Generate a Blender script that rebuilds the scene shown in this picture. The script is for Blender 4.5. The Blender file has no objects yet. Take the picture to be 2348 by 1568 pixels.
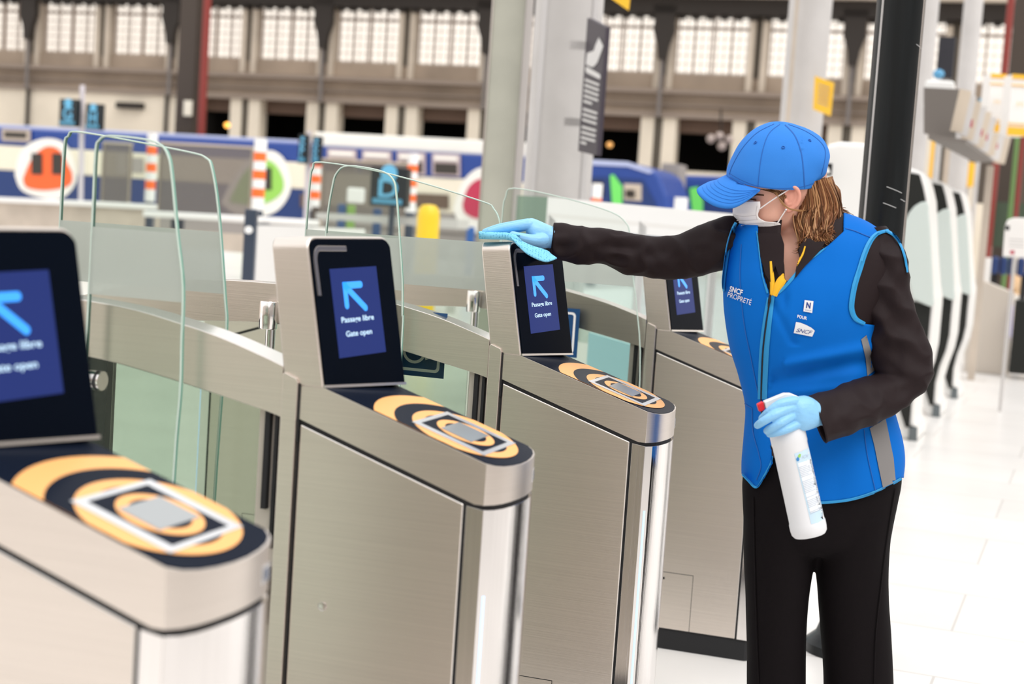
import bpy, bmesh, math, random
from mathutils import Vector, Matrix
from mathutils.bvhtree import BVHTree
random.seed(7)
SC = bpy.context.scene
COL = SC.collection

# ---------------------------------------------------------------- camera
F = 3428.1; PITCH = 0.083203; ROLL = 0.066925; EYE = Vector((0, 0, 1.32))
cp, sp, cr, sr = math.cos(PITCH), math.sin(PITCH), math.cos(ROLL), math.sin(ROLL)
FWD = Vector((0, cp, -sp)); UP0 = Vector((0, sp, cp)); RT0 = Vector((1, 0, 0))
RT = RT0 * cr + UP0 * sr
UPV = UP0 * cr - RT0 * sr
cam = bpy.data.cameras.new('camera'); cam_ob = bpy.data.objects.new('camera', cam); COL.objects.link(cam_ob)
cam_ob.matrix_world = Matrix(((RT.x, UPV.x, -FWD.x, EYE.x), (RT.y, UPV.y, -FWD.y, EYE.y), (RT.z, UPV.z, -FWD.z, EYE.z), (0, 0, 0, 1)))
cam.sensor_fit = 'HORIZONTAL'; cam.sensor_width = 36; cam.lens = 36 * F / 2348
cam.clip_start = 0.05; cam.clip_end = 400
cam.dof.use_dof = True; cam.dof.focus_distance = 3.62; cam.dof.aperture_fstop = 3.2
SC.camera = cam_ob

# ---------------------------------------------------------------- world and exposure
world = bpy.data.worlds.new('hall_daylight'); SC.world = world; world.use_nodes = True
wn = world.node_tree; wn.nodes.clear()
wo = wn.nodes.new('ShaderNodeOutputWorld'); wb = wn.nodes.new('ShaderNodeBackground')
tc = wn.nodes.new('ShaderNodeTexCoord'); sx = wn.nodes.new('ShaderNodeSeparateXYZ'); rp = wn.nodes.new('ShaderNodeValToRGB')
wn.links.new(tc.outputs['Generated'], sx.inputs[0]); wn.links.new(sx.outputs['Z'], rp.inputs[0])
rp.color_ramp.elements[0].position = 0.0; rp.color_ramp.elements[0].color = (1.0, 0.90, 0.80, 1)
rp.color_ramp.elements[1].position = 0.75; rp.color_ramp.elements[1].color = (1.0, 1.0, 1.0, 1)
e = rp.color_ramp.elements.new(0.25); e.color = (0.97, 0.95, 0.93, 1)
wn.links.new(rp.outputs[0], wb.inputs['Color']); wb.inputs['Strength'].default_value = 1.05
wn.links.new(wb.outputs[0], wo.inputs['Surface'])
sun = bpy.data.lights.new('skylight_sun', 'SUN'); sun.energy = 1.3; sun.angle = math.radians(35); sun.color = (1.0, 0.97, 0.93)
sun_ob = bpy.data.objects.new('skylight_sun', sun); COL.objects.link(sun_ob)
sun_ob.rotation_euler = (math.radians(28), math.radians(22), math.radians(10))
SC.view_settings.view_transform = 'Standard'; SC.view_settings.look = 'None'
SC.view_settings.gamma = 1; SC.view_settings.use_curve_mapping = False
SC.view_settings.exposure = 0.36

# ---------------------------------------------------------------- frames and helpers
TH = -0.312615
U = Vector((math.cos(TH), math.sin(TH), 0)); V = Vector((-math.sin(TH), math.cos(TH), 0)); Z = Vector((0, 0, 1))
def ray(x, y): return FWD + RT * ((x - 1174) / F) - UPV * ((y - 784) / F)
def at(x, y, Y):                      # point seen at photo position x,y lying at depth Y
    d = ray(x, y); return EYE + d * (Y / d.y)
def onv(x, y, D):                     # same, on the station plane V = D ; returns (a, z)
    d = ray(x, y); P = EYE + d * ((D - EYE.dot(V)) / d.dot(V)); return P.dot(U), P.z
def W(a, D, z): return U * a + V * D + Z * z
def pxm(Y): return Y / F              # metres per photo pixel at depth Y

def mat(name, col, rough=0.5, metal=0.0, spec=0.5, emit=None, es=1.0, noise=0.0, nscale=8.0, bump=0.0, bscale=60.0, stretch=None, alpha=None, trans=0.0, coat=0.0, sheen=0.0, coords='Object'):
    m = bpy.data.materials.new(name); m.use_nodes = True; nt = m.node_tree; b = nt.nodes['Principled BSDF']
    c = (*col, 1.0)
    b.inputs['Base Color'].default_value = c; b.inputs['Roughness'].default_value = rough; b.inputs['Metallic'].default_value = metal
    b.inputs['Specular IOR Level'].default_value = spec
    b.inputs['Coat Weight'].default_value = coat; b.inputs['Transmission Weight'].default_value = trans
    b.inputs['Sheen Weight'].default_value = sheen
    if emit: b.inputs['Emission Color'].default_value = (*emit, 1); b.inputs['Emission Strength'].default_value = es
    if noise or bump:
        t = nt.nodes.new('ShaderNodeTexCoord'); mp = nt.nodes.new('ShaderNodeMapping'); nt.links.new(t.outputs[coords], mp.inputs[0])
        if stretch: mp.inputs['Scale'].default_value = stretch
    if noise:
        n = nt.nodes.new('ShaderNodeTexNoise'); n.inputs['Scale'].default_value = nscale; n.inputs['Detail'].default_value = 6
        nt.links.new(mp.outputs[0], n.inputs[0])
        r = nt.nodes.new('ShaderNodeValToRGB'); r.color_ramp.elements[0].position = 0.3; r.color_ramp.elements[1].position = 0.7
        r.color_ramp.elements[0].color = (*[max(0, v * (1 - noise)) for v in col], 1); r.color_ramp.elements[1].color = (*[min(1, v * (1 + noise)) for v in col], 1)
        nt.links.new(n.outputs['Fac'], r.inputs[0]); nt.links.new(r.outputs[0], b.inputs['Base Color'])
    if bump:
        n2 = nt.nodes.new('ShaderNodeTexNoise'); n2.inputs['Scale'].default_value = bscale; n2.inputs['Detail'].default_value = 4
        nt.links.new(mp.outputs[0], n2.inputs[0]); bp = nt.nodes.new('ShaderNodeBump'); bp.inputs['Strength'].default_value = bump; bp.inputs['Distance'].default_value = 0.002
        nt.links.new(n2.outputs['Fac'], bp.inputs['Height']); nt.links.new(bp.outputs[0], b.inputs['Normal'])
    return m
def glassmat(name, tint, frost=0.0, fcol=(0.7, 0.75, 0.7), refl=1.0):
    m = bpy.data.materials.new(name); m.use_nodes = True; nt = m.node_tree; nt.nodes.clear()
    o = nt.nodes.new('ShaderNodeOutputMaterial'); tr = nt.nodes.new('ShaderNodeBsdfTransparent'); gl = nt.nodes.new('ShaderNodeBsdfGlossy')
    fr = nt.nodes.new('ShaderNodeFresnel'); mx = nt.nodes.new('ShaderNodeMixShader'); fr.inputs[0].default_value = 1.25 * refl
    tr.inputs[0].default_value = (*tint, 1); gl.inputs['Roughness'].default_value = 0.03
    src = tr
    if frost:
        df = nt.nodes.new('ShaderNodeBsdfDiffuse'); df.inputs[0].default_value = (*fcol, 1); tl = nt.nodes.new('ShaderNodeBsdfTranslucent'); tl.inputs[0].default_value = (*fcol, 1)
        ad = nt.nodes.new('ShaderNodeMixShader'); ad.inputs[0].default_value = 0.5; nt.links.new(df.outputs[0], ad.inputs[1]); nt.links.new(tl.outputs[0], ad.inputs[2])
        m2 = nt.nodes.new('ShaderNodeMixShader'); m2.inputs[0].default_value = frost; nt.links.new(tr.outputs[0], m2.inputs[1]); nt.links.new(ad.outputs[0], m2.inputs[2]); src = m2
    nt.links.new(fr.outputs[0], mx.inputs[0]); nt.links.new(src.outputs[0], mx.inputs[1]); nt.links.new(gl.outputs[0], mx.inputs[2])
    nt.links.new(mx.outputs[0], o.inputs[0]); return m

class MB:
    def __init__(s): s.v = []; s.f = []; s.m = []
    def add(s, vs, fs, mi=0):
        o = len(s.v); s.v += [tuple(p) for p in vs]
        for f in fs: s.f.append([i + o for i in f]); s.m.append(mi)
        return s
    def box(s, c, d, ax=None, mi=0):
        c = Vector(c); X, Y_, Z_ = ax or (Vector((1, 0, 0)), Vector((0, 1, 0)), Z)
        vs = [c + X * (i * d[0] / 2) + Y_ * (j * d[1] / 2) + Z_ * (k * d[2] / 2) for i in (-1, 1) for j in (-1, 1) for k in (-1, 1)]
        return s.add(vs, [(0, 1, 3, 2), (4, 6, 7, 5), (0, 4, 5, 1), (2, 3, 7, 6), (0, 2, 6, 4), (1, 5, 7, 3)], mi)
    def bb(s, x0, x1, y0, y1, z0, z1, mi=0): return s.box(((x0 + x1) / 2, (y0 + y1) / 2, (z0 + z1) / 2), (x1 - x0, y1 - y0, z1 - z0), None, mi)
    def prism(s, pts, vec, mi=0, mi_side=None):          # pts: 3-D polygon, extruded by vec
        n = len(pts); pts = [Vector(p) for p in pts]; vec = Vector(vec)
        s.add(pts + [p + vec for p in pts], [list(range(n))[::-1], list(range(n, 2 * n))], mi)
        o = len(s.v) - 2 * n
        for i in range(n):
            j = (i + 1) % n; s.f.append([o + i, o + j, o + n + j, o + n + i]); s.m.append(mi if mi_side is None else mi_side)
        return s
    def loft(s, rings, close=True, caps=True, mi=0):
        n = len(rings[0]); o = len(s.v)
        for r in rings: s.v += [tuple(p) for p in r]
        for k in range(len(rings) - 1):
            for i in range(n if close else n - 1):
                j = (i + 1) % n; s.f.append([o + k * n + i, o + k * n + j, o + (k + 1) * n + j, o + (k + 1) * n + i]); s.m.append(mi)
        if caps and close:
            s.f.append([o + i for i in range(n)][::-1]); s.m.append(mi); e_ = o + (len(rings) - 1) * n; s.f.append([e_ + i for i in range(n)]); s.m.append(mi)
        return s
    def tube(s, path, r, n=12, mi=0, caps=True):
        path = [Vector(p) for p in path]; rs = r if isinstance(r, (list, tuple)) else [r] * len(path)
        rings = []; prev = None
        for i, p in enumerate(path):
            t = (path[min(i + 1, len(path) - 1)] - path[max(i - 1, 0)]).normalized()
            if prev is None:
                a = t.orthogonal().normalized()
            else:
                a = (prev - t * prev.dot(t)); a = a.normalized() if a.length > 1e-6 else t.orthogonal().normalized()
            prev = a; b = t.cross(a)
            rings.append([p + (a * math.cos(q) + b * math.sin(q)) * rs[i] for q in [2 * math.pi * k / n for k in range(n)]])
        return s.loft(rings, True, caps, mi)
    def lathe(s, prof, base, n=32, ax=Z, mi=0):          # prof: (r, h)
        a = ax.orthogonal().normalized() if abs(ax.z) < 0.99 else Vector((1, 0, 0)); b = ax.cross(a).normalized(); base = Vector(base)
        return s.loft([[base + ax * h + (a * math.cos(q) + b * math.sin(q)) * r for q in [2 * math.pi * k / n for k in range(n)]] for r, h in prof], True, True, mi)
    def build(s, name, mats, parent=None, smooth=False, bevel=0, seg=2, label=None, subd=0, auto=40):
        me = bpy.data.meshes.new(name); me.from_pydata([tuple(p) for p in s.v], [], s.f)
        for m_ in (mats if isinstance(mats, (list, tuple)) else [mats]): me.materials.append(m_)
        for p, mi in zip(me.polygons, s.m): p.material_index = mi
        bm = bmesh.new(); bm.from_mesh(me); bmesh.ops.remove_doubles(bm, verts=bm.verts, dist=1e-6); bmesh.ops.recalc_face_normals(bm, faces=bm.faces); bm.to_mesh(me); bm.free()
        o = bpy.data.objects.new(name, me); COL.objects.link(o)
        if parent: o.parent = parent
        if smooth:
            me.polygons.foreach_set('use_smooth', [True] * len(me.polygons))
            if auto < 180: me.set_sharp_from_angle(angle=math.radians(auto))
        if bevel:
            b = o.modifiers.new('bevel', 'BEVEL'); b.width = bevel; b.segments = seg; b.limit_method = 'ANGLE'; b.angle_limit = math.radians(35)
        if subd:
            sb = o.modifiers.new('subd', 'SUBSURF'); sb.levels = subd; sb.render_levels = subd
        if label: o['label'] = label
        return o
def tag(o, label=None, cat=None, group=None, kind=None):
    if label: o['label'] = label
    if cat: o['category'] = cat
    if group: o['group'] = group
    if kind: o['kind'] = kind
    return o
def empty(name, loc, rz=0, **k):
    o = bpy.data.objects.new(name, None); COL.objects.link(o); o.location = loc; o.rotation_euler = (0, 0, rz); o.empty_display_size = 0.1
    return tag(o, **k)
def struct(o): o['kind'] = 'structure'; return o
def copy_tree(o, parent=None):
    c = o.copy(); COL.objects.link(c); c.parent = parent
    for ch in list(o.children): copy_tree(ch, c)
    return c
def text_mesh(txt, size=1.0, bold=0.0, depth=0.0, align='LEFT', shear=0.0, spacing=1.0):
    cu = bpy.data.curves.new('lettering', 'FONT'); cu.body = txt; cu.size = size; cu.offset = bold; cu.extrude = depth; cu.align_x = align; cu.shear = shear; cu.space_character = spacing
    cu.resolution_u = 4
    ob = bpy.data.objects.new('lettering', cu); COL.objects.link(ob)
    bpy.context.view_layer.update()
    dg = bpy.context.evaluated_depsgraph_get(); me = bpy.data.meshes.new_from_object(ob.evaluated_get(dg))
    bpy.data.objects.remove(ob); return me
def text_on(name, txt, O_, X, Y_, width, height, m, parent=None, bold=0.0, lift=0.0006, shear=0, spacing=1.0, label=None):
    """letters filling a width x height box whose lower left corner is O_, along X and Y_ (unit vectors)"""
    me = text_mesh(txt, 1.0, bold, 0, 'LEFT', shear, spacing)
    xs = [v.co.x for v in me.vertices]; ys = [v.co.y for v in me.vertices]
    x0, x1 = min(xs), max(xs); capH = 0.70 if height > 0 else 1
    N = X.cross(Y_).normalized()
    for v in me.vertices:
        a = (v.co.x - x0) / (x1 - x0) * width; b = v.co.y / capH * height
        v.co = O_ + X * a + Y_ * b + N * lift
    me.materials.append(m); o = bpy.data.objects.new(name, me); COL.objects.link(o)
    if parent: o.parent = parent
    if label: o['label'] = label
    return o
def arc(cx, cy, r, a0, a1, n=8, ry=None):
    ry = r if ry is None else ry
    return [(cx + r * math.cos(math.radians(a0 + (a1 - a0) * i / n)), cy + ry * math.sin(math.radians(a0 + (a1 - a0) * i / n))) for i in range(n + 1)]
def rrect(x0, x1, y0, y1, r, n=5):
    return arc(x1 - r, y1 - r, r, 0, 90, n) + arc(x0 + r, y1 - r, r, 90, 180, n) + arc(x0 + r, y0 + r, r, 180, 270, n) + arc(x1 - r, y0 + r, r, 270, 360, n)

# ---------------------------------------------------------------- materials
M = {}
def brushed(name, col, rough=0.32, axis=(2.0, 2.0, 260.0), aniso=0.0):
    m = mat(name, col, rough, 1.0, noise=0.035, nscale=1.0, bump=0.12, bscale=1.0, stretch=axis); return m
M['steel'] = brushed('brushed_steel', (0.77, 0.70, 0.64), 0.34, (3.0, 3.0, 420.0))
M['steel_v'] = brushed('polished_steel', (0.86, 0.83, 0.815), 0.13, (300.0, 300.0, 2.0))
M['steel_e'] = mat('steel_edge', (0.80, 0.77, 0.74), 0.25, 1.0)
M['satin'] = mat('satin_steel', (0.60, 0.55, 0.49), 0.5, 0.3)
M['black'] = mat('black_gloss', (0.003, 0.005, 0.010), 0.10, spec=0.015)
M['deckblack'] = mat('reader_black', (0.008, 0.012, 0.024), 0.22, spec=0.012, bump=0.05, bscale=900)
M['blackm'] = mat('black_matte', (0.012, 0.012, 0.014), 0.7)
M['screen'] = mat('screen_blue', (0.004, 0.006, 0.02), 0.15, spec=0.05, emit=(0.020, 0.033, 0.150), es=0.95)
M['arrow'] = mat('screen_arrow', (0.02, 0.1, 0.3), 0.3, emit=(0.035, 0.33, 1.0), es=1.0)
M['stext'] = mat('screen_text', (0.2, 0.3, 0.35), 0.3, emit=(0.50, 0.68, 0.85), es=0.95)
M['orange'] = mat('reader_orange', (1.0, 0.50, 0.18), 0.4, spec=0.12)
M['silver'] = mat('reader_silver', (0.72, 0.73, 0.75), 0.22, 0.6)
M['chip'] = mat('reader_window', (0.33, 0.35, 0.36), 0.12)
M['led'] = mat('light_strip', (0.6, 0.8, 1.0), 0.3, emit=(0.22, 0.42, 1.0), es=0.9)
M['glass'] = glassmat('flap_glass', (0.945, 0.965, 0.95))
M['glass2'] = glassmat('side_glass', (0.82, 0.865, 0.82))
M['gedge'] = mat('glass_edge', (0.17, 0.38, 0.30), 0.15)
M['arris'] = mat('polished_glass_rim', (0.60, 0.72, 0.65), 0.25)
M['frost'] = glassmat('frosted_film', (0.95, 0.97, 0.95), 0.72, (0.80, 0.84, 0.80))
M['wsign'] = mat('sign_blue', (0.005, 0.06, 0.18), 0.4)
M['white'] = mat('white_paint', (0.86, 0.86, 0.85), 0.45)
M['rubber'] = mat('dark_rubber', (0.03, 0.03, 0.03), 0.6)

# ================================================================ structure: floor and hall
def floor_mat():
    m = bpy.data.materials.new('pale_stone_tiles'); m.use_nodes = True; nt = m.node_tree; b = nt.nodes['Principled BSDF']
    t = nt.nodes.new('ShaderNodeTexCoord'); mp = nt.nodes.new('ShaderNodeMapping'); mp.inputs['Rotation'].default_value = (0, 0, math.radians(21.1)); mp.inputs['Location'].default_value = (FLX, FLY, 0)
    nt.links.new(t.outputs['Object'], mp.inputs[0])
    br = nt.nodes.new('ShaderNodeTexBrick'); nt.links.new(mp.outputs[0], br.inputs[0])
    br.offset = 0.5; br.inputs['Color1'].default_value = (0.86, 0.835, 0.81, 1); br.inputs['Color2'].default_value = (0.80, 0.775, 0.75, 1); br.inputs['Mortar'].default_value = (0.62, 0.59, 0.56, 1)
    br.inputs['Scale'].default_value = 1.0; br.inputs['Mortar Size'].default_value = 0.0045; br.inputs['Brick Width'].default_value = 1.2; br.inputs['Row Height'].default_value = 0.6
    n = nt.nodes.new('ShaderNodeTexNoise'); n.inputs['Scale'].default_value = 1.7; n.inputs['Detail'].default_value = 8; nt.links.new(t.outputs['Object'], n.inputs[0])
    mr = nt.nodes.new('ShaderNodeMapRange'); mr.inputs[3].default_value = 0.86; mr.inputs[4].default_value = 1.06; nt.links.new(n.outputs['Fac'], mr.inputs[0])
    mu = nt.nodes.new('ShaderNodeMixRGB'); mu.blend_type = 'MULTIPLY'; mu.inputs[0].default_value = 1; nt.links.new(br.outputs[0], mu.inputs[1]); nt.links.new(mr.outputs[0], mu.inputs[2])
    nt.links.new(mu.outputs[0], b.inputs['Base Color']); b.inputs['Roughness'].default_value = 0.28
    return m
FLX, FLY = 0.35, 0.1
bm_ = MB().add([(-60, -12, 0), (45, -12, 0), (45, 75, 0), (-60, 75, 0)], [(0, 1, 2, 3)])
struct(bm_.build('floor', floor_mat()))
M['rearwall'] = mat('limestone', (0.60, 0.545, 0.50), 0.8, noise=0.12, nscale=0.6)
struct(MB().box(W(-3, -13.5, 4), (40, 0.5, 8), (U, V, Z)).build('wall_rear_unseen', M['rearwall']))  # unseen wall behind the camera, put in for the steel to reflect

M['sidewall'] = mat('grey_limestone', (0.44, 0.41, 0.39), 0.8, noise=0.15, nscale=0.5)
struct(MB().box(W(8, 0, 3.5), (0.5, 27, 7), (U, V, Z)).build('wall_right_added', M['sidewall']))  # unseen wall, added to darken reflections in the gate columns

# ================================================================ ticket gates
HW = 0.1208
A_ = Vector((0.060, -HW, 1.000)); B_ = Vector((0.115, HW, 0.991)); C_ = Vector((0.0111, -HW, 1.2655))
ES = B_ - A_; ET = C_ - A_; PN = ES.cross(ET).normalized()      # screen face frame, PN points to the user
if PN.x < 0: PN = -PN
def P_(s, t, lift=0.0): return A_ + ES * s + ET * t + PN * lift
def deck_z(u): return 1.0 - 0.322 * (u - 0.06) if u > 0.06 else 1.0
def seam_z(u): return 0.9418 - 0.332 * (u - 0.013) if u < 0.352 else 0.8293
TIP = [(0.369, 0.1208), (0.3825, 0.106), (0.391, 0.085), (0.397, 0.055), (0.4005, 0.020), (0.4008, 0.0)]
def pairs(u0, scale=1.0, du=0.0, extra=()):
    us = sorted(set([u0] + [u for u in (0.06, 0.115, 0.2, 0.3, 0.338, 0.352) if u > u0] + list(extra)))
    r = [(u, HW * scale) for u in us if u < 0.369]
    r += [(u + du, v * scale) for u, v in TIP if v > 0.001] + [(0.4008 + du, 0.004)]
    return r
def plan(pr, zt, zb, mb, mi=0, mi_top=None):
    o = len(mb.v); n = len(pr)
    for u, v in pr:
        mb.v += [(u, -v, zt(u)), (u, v, zt(u)), (u, -v, zb(u)), (u, v, zb(u))]
    def q(i, k): return o + 4 * i + k
    for i in range(n - 1):
        mb.f.append([q(i, 0), q(i + 1, 0), q(i + 1, 1), q(i, 1)]); mb.m.append(mi if mi_top is None else mi_top)
        mb.f.append([q(i, 2), q(i, 3), q(i + 1, 3), q(i + 1, 2)]); mb.m.append(mi)
        mb.f.append([q(i, 2), q(i + 1, 2), q(i + 1, 0), q(i, 0)]); mb.m.append(mi)
        mb.f.append([q(i, 3), q(i, 1), q(i + 1, 1), q(i + 1, 3)]); mb.m.append(mi)
    mb.f.append([q(0, 0), q(0, 1), q(0, 3), q(0, 2)]); mb.m.append(mi)
    mb.f.append([q(n - 1, 0), q(n - 1, 2), q(n - 1, 3), q(n - 1, 1)]); mb.m.append(mi)
    return mb
def head_outline(g=0.0):
    def top(s): return 0.985 + 0.05 * s
    pts = [(0 - g, -0.0), (1 + g, -0.0), (1 + g, 0.93)]
    pts += [(1 + g - 0.10 * (1 - math.cos(math.radians(a))), 0.93 + (top(0.9) + g - 0.93) * math.sin(math.radians(a))) for a in range(15, 91, 15)]
    pts += [(0.10 * (1 - math.sin(math.radians(a))) - g, 0.90 + (top(0.1) + g - 0.90) * math.cos(math.radians(a))) for a in range(0, 91, 15)]
    return pts
def panel_outline():
    o = [(min(max(s, 0.012), 0.988), min(t - 0.012, 1.05)) for s, t in head_outline(0)]
    return [(s, max(t, 0.018)) for s, t in o]
def clip(poly, axis, lim, sign):
    out = []
    for i in range(len(poly)):
        a, b = poly[i], poly[(i + 1) % len(poly)]; fa, fb = (lim - a[axis]) * sign, (lim - b[axis]) * sign
        if fa >= 0: out.append(a)
        if (fa >= 0) != (fb >= 0):
            t = fa / (fa - fb); out.append((a[0] + (b[0] - a[0]) * t, a[1] + (b[1] - a[1]) * t))
    return out
def deck_poly(pts, lift, uoff=0.0, vlim=0.1175):
    pts = clip(clip(pts, 1, vlim, 1), 1, -vlim, -1)
    return [Vector((u, v, deck_z(u) + lift)) for u, v in pts]
def ell(cu, a, b, n=72): return [(cu + a * math.cos(2 * math.pi * i / n), b * math.sin(2 * math.pi * i / n)) for i in range(n)]
def thin(name, pts3, m, parent, h=0.0004, n=Z): return MB().prism(pts3, n * h).build(name, m, parent)
def thick_line(pts, w):              # open polyline to a flat outline in 2-D
    L, R_ = [], []
    for i, p in enumerate(pts):
        p = Vector(p); d0 = (Vector(pts[min(i + 1, len(pts) - 1)]) - Vector(pts[max(i - 1, 0)])).normalized(); n = Vector((-d0.y, d0.x))
        L.append(p + n * w / 2); R_.append(p - n * w / 2)
    return L, R_

def near_end(root):
    """the cabinet with head, reader deck and column at one end"""
    out = []
    mb = MB(); o = head_outline(0.006)
    front = [P_(s, t, -0.001) for s, t in o]
    def rear(p):
        zz = min(max(p.z, 0.96), 1.27); u = -0.016 - 0.043 * (zz - 1.0) / 0.2655 if zz > 1.0 else -0.016
        return Vector((u, p.y, p.z - 0.008 * max(0, (p.z - 1.2) / 0.07)))
    mb.loft([front, [f.lerp(rear(f), 0.5) for f in front], [rear(f) for f in front]], True, True)
    h = mb.build('head_housing', M['steel'], root, smooth=True, bevel=0.003, auto=35); out.append(h)
    pan = [P_(s, t) for s, t in panel_outline()]
    sp = MB().prism(pan, PN * 0.002).build('screen_panel', M['black'], root, bevel=0.0006); out.append(sp)
    # light metal bar along the fold between screen face and reader deck
    MB().prism([P_(0.0, 0.0, 0.0), P_(1.0, 0.0, 0.0), P_(1.0, 0.018, 0.0), P_(0.0, 0.018, 0.0)], PN * 0.003).build('fold_strip', M['steel_e'], root)
    # bent metal trim on the upper left of the screen face
    tw = 0.0075; W2 = 0.2456; H2 = 0.270
    path = [(0.052, 0.604), (0.050, 0.70), (0.047, 0.82)] + [(0.047 + 0.06 * (1 - math.cos(math.radians(a))), 0.82 + 0.095 * math.sin(math.radians(a))) for a in range(15, 91, 15)] + [(0.25, 0.921), (0.425, 0.929)]
    P2 = [(s * W2, t * H2) for s, t in path]
    L, R_ = thick_line(P2, tw); L2, R2 = thick_line(P2, tw + 0.0022)
    mb = MB(); toS = lambda q, l: P_(q.x / W2, q.y / H2, l)
    mb.prism([toS(q, 0.0018) for q in L2 + R2[::-1]], PN * 0.0012)
    tr = mb.build('panel_trim', M['steel_e'], sp)
    MB().prism([toS(q, 0.0032) for q in L + R_[::-1]], PN * 0.0004).build('trim_inlay', mat('inlay_grey', (0.17, 0.17, 0.2), 0.3, 0.6) if 'inlay' not in M else M['inlay'], sp)
    # display with arrow and two lines of text
    d = [(0.205, 0.192), (0.783, 0.232), (0.775, 0.825), (0.202, 0.783)]
    ds = MB().prism([P_(s, t, 0.002) for s, t in d], PN * 0.0006).build('display_screen', M['screen'], root)
    X = (P_(0.783, 0.232) - P_(0.205, 0.192)).normalized(); Yd = (P_(0.202, 0.783) - P_(0.205, 0.192)).normalized()
    mb = MB(); w = 0.0125; tip = P_(0.333, 0.700, 0.0028); ex = 0.060; ey = 0.049
    def bar(a, b, r):
        a, b = Vector(a), Vector(b); dd = (b - a).normalized(); nn = Vector((-dd.y, dd.x)); base = math.degrees(math.atan2(dd.y, dd.x))
        pts = [a - nn * r, *[b + Vector((math.cos(math.radians(base - 90 + 30 * k)), math.sin(math.radians(base - 90 + 30 * k)))) * r for k in range(7)], a + nn * r]
        mb.prism([tip + X * p.x + Yd * p.y for p in pts], PN * 0.0003)
    r = w / 2; bar((0, -r), (ex - r, -r), r); bar((r, 0), (r, -ey + r), r); bar((r * 1.2, -r * 1.2), (0.0615, -0.0495), r)
    mb.build('arrow_symbol', M['arrow'], ds)
    text_on('display_text', 'Passage libre', P_(0.272, 0.428, 0.0028), X, Yd, 0.0985, 0.0098, M['stext'], ds, bold=0.015)
    text_on('display_text', 'Gate open', P_(0.308, 0.335, 0.0028), X, Yd, 0.079, 0.0098, M['stext'], ds, bold=0.015)
    # upper body under the deck
    body = plan(pairs(-0.016), deck_z, seam_z, MB()).build('upper_body', M['steel'], root, smooth=True, bevel=0.0015, auto=25); out.append(body)
    # reader deck
    dk = MB(); prs = [(u, v - 0.0028) for u, v in pairs(0.058) if v > 0.004]; prs = [(u - (0.0025 if u > 0.365 else 0), v) for u, v in prs] + [(0.398, 0.002)]
    plan(prs, lambda u: deck_z(u) + 0.0012, lambda u: deck_z(u) - 0.002, dk)
    deck = dk.build('reader_deck', M['deckblack'], root)
    cu = 0.2855; l = 0.0014; st = 0.00045
    layers = [('printed_ring', ell(cu, 0.158, 0.205), 'orange'), ('printed_gap', ell(cu, 0.123, 0.162), 'deckblack'), ('printed_ring', ell(cu, 0.0925, 0.122), 'orange'), ('printed_gap', ell(cu, 0.0735, 0.086), 'deckblack'),
              ('printed_frame', [(0.2155, -0.087), (0.3525, -0.087), (0.3525, 0.087), (0.2155, 0.087)], 'silver'), ('printed_frame', [(0.2255, -0.066), (0.3425, -0.066), (0.3425, 0.066), (0.2255, 0.066)], 'deckblack'),
              ('printed_ring', ell(cu, 0.051, 0.062), 'orange'), ('printed_gap', ell(cu, 0.0365, 0.044), 'deckblack'), ('reader_window', [(0.255, -0.047), (0.3135, -0.047), (0.3135, 0.047), (0.255, 0.047)], 'chip')]
    for i, (nm, pts, mm) in enumerate(layers):
        # ring parts beyond the screen fold are cut off
        pts = clip(pts, 0, 0.075, -1)
        if i < 2: pts = clip(pts, 0, 0.285, 1)
        p3 = deck_poly(pts, l + st * i); MB().prism(p3, Z * 0.0004).build(nm, M[mm], deck)
    # lower body
    plan([(u, v * 0.965) for u, v in pairs(0.0, 1.0, -0.006)], lambda u: seam_z(u) + 0.004, lambda u: 0.04, MB()).build('inner_frame', M['blackm'], root)
    for sgn in (-1, 1):
        y0 = sgn * HW; pts = [(0.018, 0.066), (0.332, 0.066), (0.332, seam_z(0.332) - 0.0085), (0.018, seam_z(0.018) - 0.0085)]
        pn = MB().prism([Vector((u, y0, z)) for u, z in pts], Vector((0, -sgn * 0.01, 0)), 0, 1).build('access_panel', [M['steel'], M['steel_e']], root, bevel=0.0028, seg=3)
        # hatch drawn as a narrow groove with a dark label
        g = MB(); yy = y0 + sgn * 0.0003
        for (u0, u1, z0, z1) in ((0.071, 0.189, 0.2445, 0.2462), (0.1875, 0.189, 0.066, 0.2462)): g.bb(u0, u1, min(yy, y0), max(yy, y0) + 1e-4, z0, z1)
        g.build('hatch_groove', M['blackm'], pn)
        MB().bb(0.080, 0.099, min(yy, y0) - .0002, max(yy, y0) + .0002, 0.222, 0.229).build('hatch_label', M['blackm'], pn)
        if sgn < 0:
            MB().lathe([(0.0085, 0), (0.0085, 0.002), (0.006, 0.003), (0.0001, 0.003)], (0.081, y0, 0.613), 20, Vector((0, -1, 0))).build('lock', M['steel_e'], pn, smooth=True)
        post = MB().prism([(-0.018, y0 + sgn * 0.008, 0.03), (0.0125, y0 + sgn * 0.008, 0.03), (0.0125, y0 + sgn * 0.008, 1.006), (0.009, y0 + sgn * 0.008, 1.013), (-0.014, y0 + sgn * 0.008, 1.0215), (-0.018, y0 + sgn * 0.008, 1.018)], (0, -sgn * 0.016, 0)).build('corner_post', M['steel'], root, bevel=0.0012)
    MB().bb(0.0125, 0.0155, -HW - 0.002, HW + 0.002, 0.9, 1.004).build('post_gap', M['blackm'], root)
    cp_ = [(0.338, HW)] + [(u, v) for u, v in TIP if v > 0.001] + [(0.4008, 0.004)]
    col = plan(cp_, lambda u: seam_z(u) - 0.0085, lambda u: 0.066, MB()).build('front_column', M['steel_v'], root, smooth=True, bevel=0.0012, auto=20)
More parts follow.
